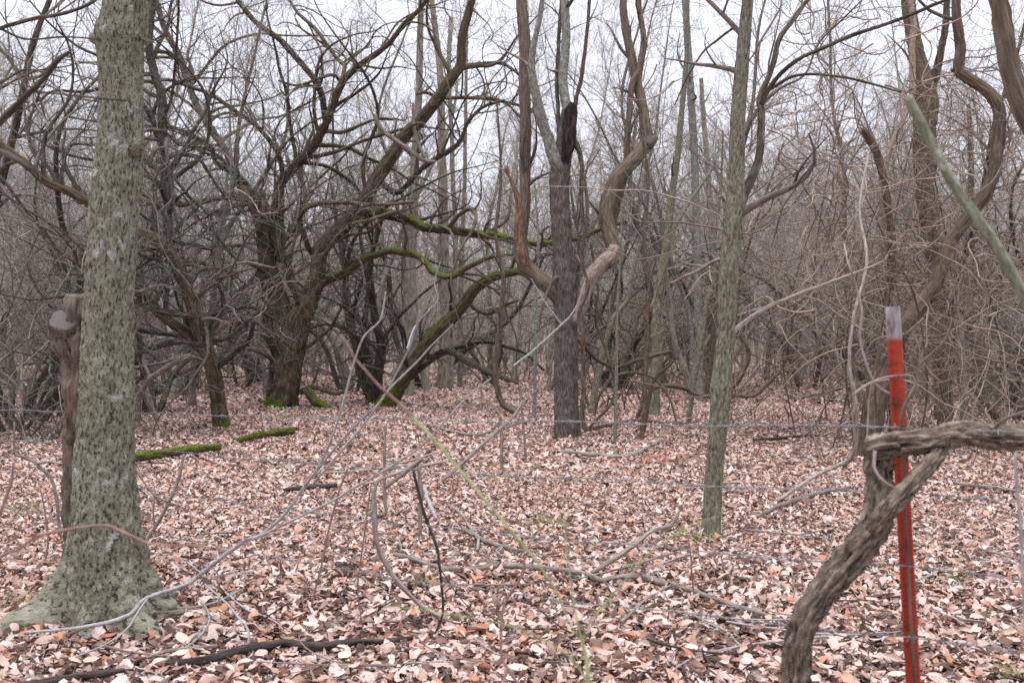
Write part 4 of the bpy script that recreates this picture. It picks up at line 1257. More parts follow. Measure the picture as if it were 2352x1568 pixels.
for i in range(26):
    c0 = foot + dirn * (Lp - 0.03 - i * 0.054) + (-sa_ * 0.0005) * xa
    b_ = MB()
    b_.raw(np.array([c0 + dirn * s[2] + xa * (s[0] * ca_ - s[1] * sa_) + ya * (s[0] * sa_ + s[1] * ca_) for s in sv]), sq)
    b_.build('stud', M['post'], post, foot, smooth=False)

# ------------------------------------------------------------------ barbed wire
A = np.array([1.05, 2.75])
Bv = np.array([-3.32, 2.85])
barb_me = None
WL = ['topmost barbed wire strung level from the red post', 'second barbed wire down, slanting from the red post', 'third barbed wire down, slanting across the leaves from the red post', 'lowest barbed wire near the foot of the red post']
for i, (z0, z1) in enumerate(((1.214, 1.055), (1.035, 0.865), (0.835, 0.66), (0.645, 0.44))):
    tt = np.linspace(-0.75, 1.75, 520)
    xy = A[None] + tt[:, None] * Bv[None] + np.array([0.02, -0.035])
    z = z0 + (z1 - z0) * np.clip(tt, -1, 3) - 0.035 * np.sin(np.clip(tt, 0, 1) * np.pi) * (i + 0.3) * 0.5 + 0.004 * np.sin(tt * 31 + i)
    cl = np.concatenate([xy, z[:, None]], 1)
    wo = empty('barbed_wire', cl[0], WL[i], 'barbed wire', 'strands of the wire fence')
    for s in (0, 1):
        ph = tt * 2 * np.pi * 34 + s * np.pi
        q = cl + 0.0019 * np.stack([0.5 * np.cos(ph), 0.5 * np.cos(ph), np.sin(ph)], -1)
        b_ = MB()
        b_.tubes(q, np.full(520, 0.00115), 5)
        b_.build('strand', M['wire'], wo, cl[0])
    dist = np.concatenate([[0], np.cumsum(np.linalg.norm(np.diff(cl, axis=0), axis=1))])
    if barb_me is None:
        b_ = MB()
        for a1, a2, s in ((0.5, 2.4, 1), (2.2, 5.6, -1)):
            th = np.linspace(0, 4.2 * np.pi, 22)
            hx = s * (0.004 + 0.0014 * th / np.pi)
            hel = np.stack([hx, 0.0042 * np.cos(th + a1), 0.0042 * np.sin(th + a1)], -1)
            hel[0] += np.array([0.002 * s, 0.010 * np.cos(a1 - 0.6), 0.010 * np.sin(a1 - 0.6)])
            hel[-1] += np.array([0.002 * s, 0.011 * np.cos(a2), 0.011 * np.sin(a2)])
            b_.tubes(hel, np.full(22, 0.0011), 4)
        bo = b_.build('barb', M['wire'], wo)
        barb_me = bo.data
        bpy.data.objects.remove(bo)
    rz = math.atan2(Bv[1], Bv[0])
    for s in np.arange(0.05 + 0.03 * i, dist[-1], 0.125):
        c0 = np.array([np.interp(s, dist, cl[:, a]) for a in range(3)])
        bo = bpy.data.objects.new('barb', barb_me)
        COL.objects.link(bo)
        bo.parent = wo
        bo.location = c0 - cl[0]
        bo.rotation_euler = (random.uniform(0, 6.28), 0, rz)
    # tie wire round the post
    c0 = foot + dirn * ((z0 - foot[2]) / dirn[2])
    th = np.linspace(0, 2 * np.pi, 22)
    ring = np.array([c0 + xa * (0.0225 * math.cos(a)) + ya * (0.019 * math.sin(a) - 0.014) + dirn * 0.004 * math.sin(a * 1.5) for a in th])
    b_ = MB()
    b_.tubes(ring, np.full(22, 0.0014), 5)
    b_.build('wire_tie', M['tie'], post, foot)

stems('post_stem', 'dry olive stem growing straight up along the web of the red post', 'dead stem', 2.715, [[(2115, 1968, 7), (2108, 1700, 7), (2100, 1560, 7), (2096, 1480, 7), (2091, 1400, 7), (2082, 1250, 7), (2077, 1150, 6), (2072, 1020, 7), (2070, 960, 7), (2080, 925, 7), (2098, 895, 7), (2112, 840, 7), (2140, 812, 6), (2172, 778, 6), (2188, 730, 5)]], 'brown_bark', wig=0.2)

# ------------------------------------------------------------------ thick shaggy vine across the post
shag = fur(4.6, 2.2, 0.27)
vd = 2.62
V1 = trace(vd, [(1880, 2055, 60), (1850, 1850, 56), (1826, 1660, 54), (1826, 1568, 52), (1832, 1482, 52), (1852, 1415, 50), (1895, 1352, 52), (1945, 1294, 58), (1990, 1240, 60), (2018, 1190, 56, 2.63), (2022, 1130, 52, 2.66), (2018, 1080, 52, 2.67), (2020, 1040, 54, 2.66), (2024, 1022, 50, 2.64)], wig=0.12, step=0.008, smax=500)
V2 = trace(vd, [(1994, 1030, 44, 2.64), (2020, 1024, 50, 2.63), (2060, 1020, 48, 2.64), (2100, 1016, 46), (2157, 1007, 46), (2220, 994, 44), (2282, 1002, 46), (2352, 1003, 46), (2480, 985, 42, 2.7), (2650, 930, 38, 2.9), (2800, 800, 32, 3.1)], wig=0.15, step=0.008, smax=500)
V3 = trace(vd, [(2002, 1218, 30, 2.6), (2026, 1185, 34, 2.57), (2051, 1157, 34, 2.56), (2089, 1117, 32, 2.56), (2120, 1082, 30, 2.57), (2150, 1045, 30, 2.6), (2168, 1016, 26, 2.62)], wig=0.15, step=0.008)
base = V1[0][0] * np.array([1, 1, 0])
vo_ = empty('thick_vine', base, 'thick shaggy-barked vine bent at a right angle across the red post', 'vine')
for nm, q in (('main_stem', V1), ('top_limb', V2), ('brace_limb', V3)):
    b_ = MB()
    b_.tubes(q[0], q[1], 46, shag, cap=True)
    b_.build(nm, M['vine'], vo_, base)
for l in ([(2350, 985, 12, 2.66), (2380, 960, 10, 2.6), (2430, 935, 8, 2.5)], [(2282, 985, 8, 2.6), (2310, 962, 8, 2.55), (2352, 945, 7, 2.5), (2420, 915, 5, 2.4)],
          [(2010, 1035, 9, 2.58), (2008, 1075, 8, 2.57), (2030, 1105, 7, 2.56), (2060, 1122, 6, 2.57), (2078, 1130, 5, 2.57)]):
    q = trace(vd, l, wig=0.3)
    b_ = MB()
    b_.tubes(q[0], q[1], 8, fur(2, 4, 0.1))
    b_.build('tendril', M['stick'], vo_, base)

stems('curling_tendril', 'thin pale curling tendril looped across the upper part of the red post', 'vine', 2.66, [[(1939, 560, 4, 2.9), (1950, 610, 4), (1964, 650, 4), (1979, 713, 5), (1976, 782, 5), (2001, 863, 6), (2020, 890, 6), (2042, 904, 6)], [(1957, 908, 5), (1989, 884, 6), (2032, 867, 6), (2080, 862, 6), (2098, 866, 6), (2101, 884, 5), (2085, 915, 4)]], 'stick', wig=0.3)

# ------------------------------------------------------------------ near branches at the edges of the view
stems('lichen_branch', 'straight pale lichen-covered branch slanting in front of the snaking trunk', 'branch', 1.9, [[(3300, 2500, 40, 2.2), (2900, 1600, 34, 2.1), (2600, 1080, 28, 1.95), (2450, 825, 25), (2352, 675, 24), (2297, 580, 23), (2247, 505, 23), (2197, 435, 22), (2152, 355, 21), (2107, 270, 21), (2082, 222, 20)]], 'lichen_branch', wig=0.12, K=14)
stems('edge_trunk', 'dark blurred trunk leaning in above the lichen branch', 'tree', 3.6, [[(2500, 1720, 60), (2500, 1400, 56), (2490, 900, 52), (2450, 480, 48), (2390, 330, 46), (2350, 250, 44), (2322, 170, 42), (2306, 80, 40), (2292, 0, 40), (2270, -150, 38), (2240, -400, 30)]], 'brown_bark', wig=0.1, K=20)
nb = at(-420, 2200, 2.6)
stems('near_dark_branch', 'dark broken branch slanting in beside the top of the lichen trunk', 'branch', 2.5, [[(-500, 2110, 34), (-420, 1500, 30), (-300, 900, 26), (-120, 420, 20), (0, 280, 15), (30, 250, 14), (60, 218, 13), (100, 180, 13), (132, 138, 12), (160, 119, 11)],
                                                                                                          [(60, 210, 6), (120, 214, 5), (220, 225, 5), (300, 232, 4)], [(-60, 340, 14), (-20, 345, 16), (10, 352, 16), (50, 372, 12), (70, 390, 6)]], 'dark_limb', wig=0.25)
stems('upper_left_branch', 'dark thin branch with fine twigs crossing the sky left of the lichen trunk', 'branch', 4.2, [[(-760, 1550, 30, 4.3), (-600, 800, 24), (-350, 280, 16), (-120, 110, 11), (0, 66, 9), (80, 42, 9), (145, 31, 8), (212, 6, 7), (280, -50, 5)], [(0, 66, 6), (60, 90, 5), (140, 85, 4), (230, 90, 3)],
                                                                                                              [(-120, 110, 8), (-20, 190, 6), (60, 160, 5), (150, 180, 3)]], 'dark_limb', wig=0.3, side='upswept', smul=1.4, cm='twig_dark')

# long grey twig that forks in front of the leaf floor
stems('forked_grey_cane', 'long pale grey forked branch rising from the foot of the lichen trunk', 'branch', 4.4, [
    [(60, 1452, 6.2, 4.62), (197, 1438, 9.4, 4.62), (292, 1413, 10.9, 4.66), (337, 1373, 10.9, 4.68), (405, 1350, 10.1, 4.68), (450, 1327, 10.1, 4.7), (506, 1282, 9.4, 4.6), (562, 1242, 9.4, 4.5), (596, 1230, 8.6, 4.45), (652, 1181, 7.8, 4.4), (697, 1120, 7.0, 4.35), (737, 1062, 6.2, 4.3),
     (770, 984, 5.5, 4.2), (793, 905, 5.5, 4.15), (815, 827, 4.7, 4.1), (838, 772, 4.7, 4.05), (874, 732, 3.9, 4.0), (886, 670, 3.1, 4.0)],
    [(700, 1115, 6.2, 4.34), (760, 1040, 5.5, 4.2), (815, 978, 5.5, 4.1), (882, 912, 5.5, 4.0), (908, 862, 4.7, 3.95), (946, 782, 4.7, 3.9), (964, 712, 3.1, 3.85)],
    [(720, 1110, 5.5, 4.3), (780, 1040, 5.5, 4.15), (840, 968, 5.5, 4.05), (893, 896, 5.5, 3.95), (950, 838, 4.7, 3.9), (1000, 785, 3.9, 3.85), (1040, 745, 3.1, 3.8)],
    [(596, 1232, 7.0, 4.45), (675, 1192, 6.2, 4.3), (748, 1158, 6.2, 4.2), (800, 1128, 5.5, 4.1), (882, 1080, 5.5, 4.0), (970, 1022, 4.7, 3.9), (1031, 956, 4.7, 3.8), (1080, 905, 3.9, 3.75), (1127, 869, 3.1, 3.7)],
    [(935, 800, 3.9, 3.92), (952, 752, 3.9), (986, 712, 3.9), (1006, 686, 3.1), (998, 650, 3.1), (1011, 602, 2.3)],
    [(340, 1372, 5.5, 4.68), (320, 1400, 5.5, 4.6), (290, 1445, 4.7, 4.5), (240, 1480, 4.7, 4.4), (180, 1505, 3.9, 4.3)]], 'cane_pale', wig=0.3, base=at(197, 1440, 4.62))
stems('arched_red_cane', 'blurred reddish cane arching across the lower trunk of the lichen tree', 'cane', 2.2, [[(-420, 2250, 12, 2.3), (-260, 1700, 11, 2.3), (-120, 1380, 10), (0, 1278, 7), (40, 1262, 7), (84, 1232, 7), (141, 1218, 6.5), (236, 1206, 6.5), (281, 1220, 6), (332, 1244, 6), (366, 1250, 5), (440, 1252, 5), (520, 1262, 3)],
                                                                                                      [(-60, 1330, 8), (0, 1180, 8), (25, 1110, 7), (30, 1060, 5)]], 'cane_red', wig=0.3)
stems('hooked_stick', 'greenish bent stick standing hooked in the leaves before the plated tree', 'stick', 5.0, [
    [(1040, 1428, 7, 4.95), (1005, 1412, 9, 4.97), (953, 1378, 10), (913, 1333, 11), (880, 1282, 11), (863, 1232, 12), (860, 1175, 12), (858, 1120, 11)],
    [(884, 1120, 9), (925, 1088, 12), (950, 1068, 12), (970, 1052, 11)], [(860, 1130, 8), (868, 1104, 9), (900, 1090, 8), (940, 1076, 7)],
    [(862, 1186, 8), (886, 1178, 9), (884, 1150, 8), (882, 1100, 7), (884, 1040, 7), (885, 975, 6)]], 'stick', wig=0.25, base=at(1010, 1420, 5.15))
stems('drooping_twig', 'thin dark twig hanging from the hooked stick down to the leaves', 'twig', 4.9, [[(998, 1457, 4), (1016, 1410, 5), (1015, 1350, 6), (1006, 1271, 6), (992, 1226, 7), (970, 1164, 7), (950, 1080, 7)], [(1003, 1290, 3), (1040, 1350, 3), (1085, 1405, 2)]], 'dark_stick', wig=0.25)
stems('leaning_pole', 'straight thin pole leaning over the leaf floor in front of the plated tree', 'stick', 9.0, [[(1008, 1110, 9, 10.0), (1060, 1065, 9, 10.2), (1130, 1000, 9, 10.4), (1180, 955, 7, 10.6), (1200, 920, 5, 10.7)]], 'stick', wig=0.2)
for lab, d_, l, mt in (('short upright grey stub standing behind the hooked stick', 5.6, [(965, 1240, 9, 7.2), (966, 1160, 10, 7.2), (964, 1068, 10, 7.2)], 'stick'),
                       ('thin upright greyish pole in the leaves left of the plated tree', 10.8, [(1154, 1095, 8), (1152, 1020, 8), (1150, 955, 7)], 'stick'),
                       ('thin reddish upright stalk crossing the forked grey branch', 5.3, [(705, 1440, 5), (720, 1370, 5), (737, 1305, 5), (754, 1220, 5), (775, 1140, 5), (799, 1074, 4)], 'cane_red'),
                       ('thin wavy reddish stalk beside the hooked stick', 5.0, [(838, 1470, 4), (828, 1410, 4), (822, 1340, 4), (832, 1260, 4), (842, 1190, 4), (852, 1110, 3)], 'cane_red'),
                       ('thin dark red stalk standing by the long forked ground stick', 5.6, [(1608, 1455, 5), (1600, 1400, 5), (1590, 1330, 4), (1586, 1270, 4), (1580, 1230, 3)], 'cane_red'),
                       ('short thin reddish stem standing in the leaves left of the plated tree', 11.5, [(1208, 1078, 6), (1206, 1030, 6), (1200, 960, 5), (1192, 880, 4)], 'stick'),
                       ('pale blurred stalk beside the end of the thick vine', 2.2, [(2372, 2290, 8), (2360, 1600, 8), (2346, 1250, 8), (2336, 1120, 7), (2332, 1040, 5)], 'cane_pale'),
                       ('slender pale upright stalk near the left edge trunk foot', 6.5, [(102, 1300, 5), (110, 1240, 5), (104, 1180, 4), (92, 1120, 3)], 'cane_red')):
    stems('upright_stalk', lab, 'stalk', d_, [l], mt, wig=0.3, group='thin stalks standing in the leaves')
stems('curved_sapling', 'curved olive sapling shoot leaning out beside the lichen trunk', 'sapling', 6.6, [[(325, 1290, 8), (338, 1236, 9), (360, 1203, 9), (388, 1153, 9), (410, 1100, 8), (418, 1060, 7), (422, 1042, 6)], [(388, 1153, 6), (350, 1132, 5), (310, 1075, 4)], [(355, 1210, 4), (352, 1170, 4), (356, 1130, 3)]], 'stick', wig=0.3)
stems('bent_shoot', 'bent grey-brown shoot with drooping tip left of the dead snag', 'shoot', 7.4, [[(138, 1235, 7), (130, 1150, 8), (118, 1098, 8), (95, 1075, 8), (73, 1057, 8), (50, 1048, 7), (34, 1036, 6), (32, 970, 4)], [(84, 1064, 6), (110, 1060, 5), (150, 1066, 3)]], 'stick', wig=0.3)
stems('green_briar', 'blurred green briar canes slanting over the leaf floor', 'briar', 1.75, [[(1380, 2660, 12), (1366, 1900, 11), (1352, 1568, 10), (1341, 1490, 8), (1334, 1460, 6), (1318, 1389, 5), (1304, 1277, 4), (1293, 1150, 3), (1286, 1080, 2)],
                                                                                          [(1335, 1470, 3), (1307, 1428, 4), (1279, 1361, 5), (1251, 1316, 6), (1228, 1282, 6), (1189, 1237, 6.5), (1133, 1170, 7), (1065, 1091, 7), (1009, 1023, 7.5), (947, 956, 7.5)],
                                                                                          [(1338, 1480, 4), (1352, 1434, 4), (1431, 1338, 3.5), (1498, 1265, 3.5), (1590, 1205, 3), (1650, 1185, 2)],
                                                                                          [(1352, 1568, 4), (1300, 1500, 3), (1180, 1440, 3), (1000, 1405, 2.5), (880, 1390, 2)]], 'cane_green', wig=0.2)
stems('briar_cane', 'brown briar cane end, blurred, in line with the green briar', 'briar', 1.75, [[(950, 958, 7), (925, 933, 7), (868, 883, 5.5), (840, 850, 4.5), (815, 822, 3.5), (780, 770, 2)]], 'cane_red', wig=0.2)
stems('red_shoot', 'thin blurred reddish shoot curving up from the near leaves', 'shoot', 2.3, [[(1260, 2225, 9), (1215, 1640, 8), (1189, 1568, 8), (1155, 1518, 7), (1150, 1473, 7), (1158, 1389, 7), (1200, 1316, 6), (1204, 1254, 4)], [(1155, 1518, 5), (1080, 1515, 5), (990, 1490, 4), (930, 1430, 3)]], 'cane_red', wig=0.25)

# ------------------------------------------------------------------ sticks and logs lying on the leaves
LG = 'fallen sticks on the leaf floor'


def fallen(label, l, mat, name='fallen_stick', branch=(), h=0.035, cat='stick', wig=0.4):
    """l: (px, py, w): laid on the ground"""
    def lay(pts_, lift0=0.0, lift1=0.0):
        out_ = []
        n_ = len(pts_)
        for i, p_ in enumerate(pts_):
            if len(p_) > 3:
                dq = p_[3]
            else:
                dq = CAMZ * F / (p_[1] - 784)
                for _ in range(6):
                    hz_ = float(ground_z((p_[0] - 1176) / F * dq, dq)) + 0.042 + 0.4 * p_[2] / 2 * dq / F
                    dq = (CAMZ - hz_) * F / (p_[1] - 784)
            out_.append((p_[0], p_[1], p_[2], dq))
        return out_
    return stems(name, label, cat, 5, [lay(l)] + [lay(b2) for b2 in branch], mat, wig=wig, group=LG)


fallen('long pale stick lying across the leaves with a forked side branch', [(905, 1272, 9), (953, 1283, 12), (992, 1298, 12), (1054, 1306, 14), (1144, 1298, 14), (1211, 1300, 14), (1279, 1308, 14), (1345, 1316, 13), (1380, 1332, 12), (1405, 1326, 12), (1448, 1322, 13), (1510, 1335, 13), (1576, 1352, 13), (1645, 1376, 12), (1720, 1401, 11), (1790, 1420, 8)],
       'stick', branch=[[(1358, 1316, 11, 6.15), (1403, 1288, 11, 6.15), (1459, 1248, 11, 6.2), (1504, 1215, 10, 6.25), (1543, 1203, 9, 6.3), (1560, 1172, 6, 6.3)]])
fallen('thick dark rotten stick half sunk in the leaves below the lichen trunk', [(380, 1522, 14), (470, 1514, 18), (562, 1488, 20), (619, 1480, 20), (666, 1474, 18), (731, 1482, 22), (800, 1474, 16), (880, 1470, 12), (950, 1464, 9)], 'dark_stick')
fallen('dark log end lying in the leaves beyond the left root', [(20, 1585, 18), (56, 1572, 18), (170, 1554, 20), (240, 1544, 18), (285, 1538, 12)], 'dark_stick')
fallen('short pale stick lying just above the dark rotten stick', [(330, 1512, 6), (382, 1495, 9), (440, 1488, 10), (500, 1482, 8)], 'stick')
fallen('short dark stick lying alone on the open leaf floor', [(650, 1124, 8), (700, 1120, 12), (740, 1116, 13), (772, 1114, 9)], 'dark_stick')
fallen('grey stick slanting in the leaves right of the hooked stick', [(1060, 1208, 8), (1078, 1222, 11), (1110, 1238, 12), (1170, 1258, 9), (1215, 1268, 5)], 'stick', branch=[[(1090, 1228, 7), (1060, 1180, 6), (1030, 1160, 4)], [(1100, 1236, 8), (1096, 1262, 7)]])
fallen('pale gnarled stick end between the hooked stick and the briar', [(975, 1118, 9), (984, 1150, 10), (995, 1175, 9), (1003, 1190, 6)], 'cane_pale')
fallen('curved stick by the long ground stick, rising toward the right', [(1740, 1186, 6), (1790, 1160, 10), (1850, 1140, 11), (1910, 1125, 10), (1950, 1118, 6)], 'stick')
fallen('stick lying in front of the plated tree with a bent end', [(1290, 1036, 8), (1330, 1040, 10), (1400, 1046, 11), (1450, 1044, 11), (1485, 1028, 9), (1520, 1010, 5)], 'stick')
fallen('dark fallen branch on the leaves left of the plated tree', [(960, 982, 6), (990, 976, 7), (1040, 990, 7), (1090, 998, 6), (1150, 985, 6), (1230, 960, 5)], 'stick')
fallen('fallen branch lying flat behind the looping vine', [(1345, 985, 9), (1400, 975, 10), (1460, 965, 9), (1520, 970, 7), (1570, 975, 5)], 'brown_bark')
fallen('thin crooked stick lying across the leaves beyond the hooked stick', [(730, 1085, 5), (800, 1083, 7), (860, 1076, 7), (920, 1070, 7), (990, 1066, 6), (1080, 1048, 4)], 'stick', branch=[[(860, 1076, 5), (940, 1058, 5), (1000, 1040, 4)]])
fallen('thin dark stick on the leaves behind the third wire', [(1730, 1009, 6), (1790, 1006, 8), (1850, 1000, 7), (1900, 1002, 5)], 'dark_stick')
fallen('grey twig on the leaves right of the thick vine', [(2190, 1108, 6), (2250, 1116, 9), (2310, 1122, 8), (2340, 1128, 5)], 'stick')
fallen('pale thin stick below the right root of the lichen trunk', [(300, 1412, 6), (360, 1404, 7), (430, 1396, 7), (500, 1380, 6), (560, 1350, 4)], 'stick')
fallen('thin twig crossing the near leaves under the forked grey branch', [(430, 1290, 4), (500, 1345, 5), (560, 1395, 5), (620, 1420, 4), (660, 1445, 3)], 'cane_pale')
fallen('thin white twig standing out of the near leaves', [(560, 1530, 5, 4.6), (570, 1480, 6, 4.6), (566, 1440, 6, 4.65), (520, 1385, 5, 4.8), (470, 1340, 4, 4.9)], 'cane_pale')


def blades(mb_, P0, n, spread, h, wd, droop=0.5):
    p = np.asarray(P0) + RNG.normal(size=(n, 3)) * np.array([spread, spread, 0])
    p[:, 2] = np.asarray(P0)[2] - 0.01
    dr = RNG.normal(size=(n, 3)) * droop
    dr[:, 2] = 1
    W = walk(p, dr, RNG.uniform(0.5, 1.0, n) * h, 4, 0.15, -0.12)
    mb_.tubes(W, np.full((n, 1), wd) * np.linspace(1, 0.15, 4)[None], 3)


def mossy_log(label, l):
    q = trace(5, [(p_[0], p_[1], p_[2], (CAMZ - 0.05) * F / (p_[1] + p_[2] / 2 - 784)) for p_ in l], wig=0.2, step=0.03)
    b_ = MB()
    q[1][:] *= 0.8 + 0.45 * vnoise(np.arange(len(q[1])) * 0.21, l[0][0], 2.5)
    b_.tubes(q[0], q[1], 18, fur(2, 2, 0.22), cap=True)
    bp = q[0][0]
    o_ = b_.build('mossy_log', M['moss_log'], None, bp)
    tag(o_, label, 'log', 'moss-covered logs')
    i = RNG.integers(0, len(q[0]), 1500)
    a = RNG.uniform(-0.5, np.pi + 0.5, 1500)
    tn = np.gradient(q[0], axis=0)[i]
    tn /= np.linalg.norm(tn, axis=1, keepdims=True)
    sd_ = np.cross(tn, [0, 0, 1.0])
    sd_ /= np.linalg.norm(sd_, axis=1, keepdims=True)
    nr = sd_ * np.cos(a)[:, None] + np.cross(sd_, tn) * np.sin(a)[:, None]
    p = q[0][i] + nr * q[1][i][:, None] * 0.97 + tn * RNG.uniform(-0.02, 0.02, (1500, 1))
    W = walk(p, nr + RNG.normal(size=(1500, 3)) * 0.5, RNG.uniform(0.008, 0.028, 1500), 3, 0.2, 0)
    b_ = MB()
    b_.tubes(W, np.full((1500, 1), 0.0035) * np.array([[1, 0.8, 0.2]]), 3)
    tag(b_.build('moss', M['moss'], o_, bp), kind='stuff')


mossy_log('moss-covered log touching the lichen trunk, with a small twig leaning over it', [(290, 1052, 20), (349, 1044, 19), (405, 1036, 17), (450, 1030, 17), (506, 1025, 12)])
mossy_log('short bright moss-covered log lying alone on the leaves', [(548, 1012, 7), (577, 1003, 12), (621, 995, 14), (672, 988, 16)])

# ------------------------------------------------------------------ grass tufts
GL = ['green grass tuft at the foot of the slender green-grey tree', 'pale green grass patch behind the third wire', 'short grass tuft by the long forked ground stick', 'grass blades by the hooked stick foot',
      'grass tuft beside the left root of the lichen trunk', 'yellowish grass tuft behind the dead snag', 'grass tuft under the thick vine', 'grass tuft right of the red post foot', 'small grass tuft in the leaves before the plated tree',
      'green shoots at the lower part of the hooked stick', 'grass tuft near the right edge of the clearing, below the thick vine limb']
for i, (px, py, n, sp_, hh_, mt) in enumerate([(1600, 1245, 130, 0.10, 0.10, 'grass'), (1255, 1205, 190, 0.10, 0.07, 'grass_dry'), (1450, 1308, 26, 0.02, 0.14, 'grass'), (978, 1350, 34, 0.05, 0.20, 'grass_dry'), (55, 1400, 60, 0.06, 0.15, 'grass_dry'),
                                               (70, 1180, 80, 0.12, 0.13, 'grass_dry'), (2055, 1330, 30, 0.05, 0.10, 'grass'), (2185, 1340, 34, 0.05, 0.11, 'grass'), (1290, 1020, 40, 0.12, 0.12, 'grass'), (868, 1192, 60, 0.06, 0.09, 'grass'),
                                               (2330, 1555, 60, 0.05, 0.13, 'grass_dry')]):
    p0 = at(px, py, CAMZ * F / (py - 784))
    p0[2] = float(ground_z(p0[0], p0[1])) + 0.02
    b_ = MB()
    blades(b_, p0, n, sp_, hh_, 0.0022)
    tag(b_.build('grass_tuft', M[mt], None, p0), GL[i], 'grass', 'grass tufts in the leaf litter', 'stuff')

# ------------------------------------------------------------------ dead leaves


def leaf_shape(detail):
    """unit leaf along x from 0 to 1, half width 1 in y; returns verts and faces"""
    if detail == -1:
        return np.array([(0, 0), (0.5, 1), (1, 0), (0.5, -1)], float), [], [(0, 2, 1), (0, 3, 2)]
    if detail == 0:
        v = [(0, 0), (0.45, 1), (0.45, 0), (0.45, -1), (1, 0)]
        return np.array(v, float), [], [(0, 2, 1), (0, 3, 2), (1, 2, 4), (2, 3, 4)]
    if detail == 1:
        v = [(0, 0), (0.25, 0.8), (0.28, 0), (0.25, -0.8), (0.62, 0.85), (0.65, 0), (0.62, -0.85), (1, 0)]
        return np.array(v, float), [(1, 2, 5, 4), (2, 3, 6, 5)], [(0, 2, 1), (0, 3, 2), (4, 5, 7), (5, 6, 7)]
    if detail == 3:
        v, q = [], []
        for u, w_ in zip((0.0, 0.22, 0.48, 0.75, 1.0), (0.08, 0.78, 1.0, 0.68, 0.06)):
            v += [(u, -w_), (u, 0.0), (u, w_)]
        for i in range(4):
            q += [(i * 3, (i + 1) * 3, (i + 1) * 3 + 1, i * 3 + 1), (i * 3 + 1, (i + 1) * 3 + 1, (i + 1) * 3 + 2, i * 3 + 2)]
        return np.array(v, float), q, []
    v, q, t = [], [], []
    us = [0.0, 0.12, 0.3, 0.5, 0.7, 0.87, 1.0]
    ws = [0.03, 0.55, 0.92, 1.0, 0.8, 0.45, 0.02]
    ys = [-1, -0.5, 0, 0.5, 1]
    for u, w_ in zip(us, ws):
        for y_ in ys:
            v.append((u, y_ * w_))
    for i in range(6):
        for j in range(4):
            q.append((i * 5 + j, (i + 1) * 5 + j, (i + 1) * 5 + j + 1, i * 5 + j + 1))
    return np.array(v, float), q, t


def leaves(n, xs, ys, detail, zr, size=(0.045, 0.10)):
    uv, q, t = leaf_shape(detail)
    L = np.clip(np.exp(RNG.normal(math.log(size[0] * 0.55 + size[1] * 0.45), 0.30, n)), size[0] * 0.8, size[1] * 1.25)
    Wd = L * RNG.uniform(0.20, 0.36, n)
    fold = RNG.normal(0.0, 0.55, n)
    curl = RNG.normal(0.0, 0.75, n)
    u, v = uv[None, :, 0], uv[None, :, 1]
    x = (u - 0.5) * L[:, None]
    y = v * Wd[:, None] * np.cos(fold)[:, None]
    z = np.abs(v) * Wd[:, None] * np.sin(fold)[:, None] + curl[:, None] * L[:, None] * ((u - 0.5) ** 2 - 0.12)
    ph = RNG.uniform(0, 6.28, (n, 1))
    z = z + L[:, None] * RNG.uniform(0.0, 0.10, (n, 1)) * np.sin(u * RNG.uniform(3, 9, (n, 1)) + ph + v * 1.5)
    z = z + RNG.normal(0, 0.35, (n, 1)) * v * Wd[:, None] * (u - 0.5) * 2
    y = y + L[:, None] * RNG.normal(0, 0.12, (n, 1)) * (u - 0.5) ** 2 * 4
    jit = {-1: 0.22, 0: 0.20, 1: 0.20, 3: 0.13}.get(detail, 0)
    x = x + jit * L[:, None] * RNG.normal(size=x.shape) * 0.5
    y = y + jit * Wd[:, None] * RNG.normal(size=x.shape)
    th = RNG.uniform(0, 2 * np.pi, n)
    tx = RNG.normal(0, 0.42, n)
    ty = RNG.normal(0, 0.34, n)
    # tilt about x, then y, then turn
    y2 = y * np.cos(tx)[:, None] - z * np.sin(tx)[:, None]
    z2 = y * np.sin(tx)[:, None] + z * np.cos(tx)[:, None]
    x3 = x * np.cos(ty)[:, None] + z2 * np.sin(ty)[:, None]
    z3 = -x * np.sin(ty)[:, None] + z2 * np.cos(ty)[:, None]
    X = xs[:, None] + x3 * np.cos(th)[:, None] - y2 * np.sin(th)[:, None]
    Y = ys[:, None] + x3 * np.sin(th)[:, None] + y2 * np.cos(th)[:, None]
    gz_ = ground_z(xs, ys) * np.exp(-(np.hypot(xs, ys - 8) / 70) ** 2)
    lift = np.maximum(0.0, -z3.min(1)) * RNG.uniform(0.35, 0.9, n)
    Z = gz_[:, None] + RNG.uniform(zr[0], zr[1], n)[:, None] + z3 + lift[:, None]
    nv = len(uv)
    off = (np.arange(n) * nv)[:, None, None]
    Q = (np.array(q)[None] + off).reshape(-1, 4) if q else None
    T = (np.array(t)[None] + off).reshape(-1, 3) if t else None
    # colour follows loose drifts so that rusty and pale leaves gather a little
    dr_ = vnoise(xs * 0.8 + 3, ys * 0.8, 7.5) * 0.6 + vnoise(xs * 2.7, ys * 2.7, 1.5) * 0.4
    rn = RNG.random(n)
    rn = np.where(rn < 0.82, 0.82 * np.clip(rn / 0.82, 0, 1) ** (0.62 + 0.9 * (1 - dr_)), rn)
    rn = np.clip(rn, 0, 0.999)
    return np.stack([X, Y, Z], -1), Q, T, np.repeat(rn, nv)


def wedge(n, y0, y1, k=0.58, m0=1.3):
    ys = np.sqrt(RNG.uniform(y0 * y0, y1 * y1, n))
    xs = RNG.uniform(-1, 1, n) * (k * ys + m0)
    return xs, ys


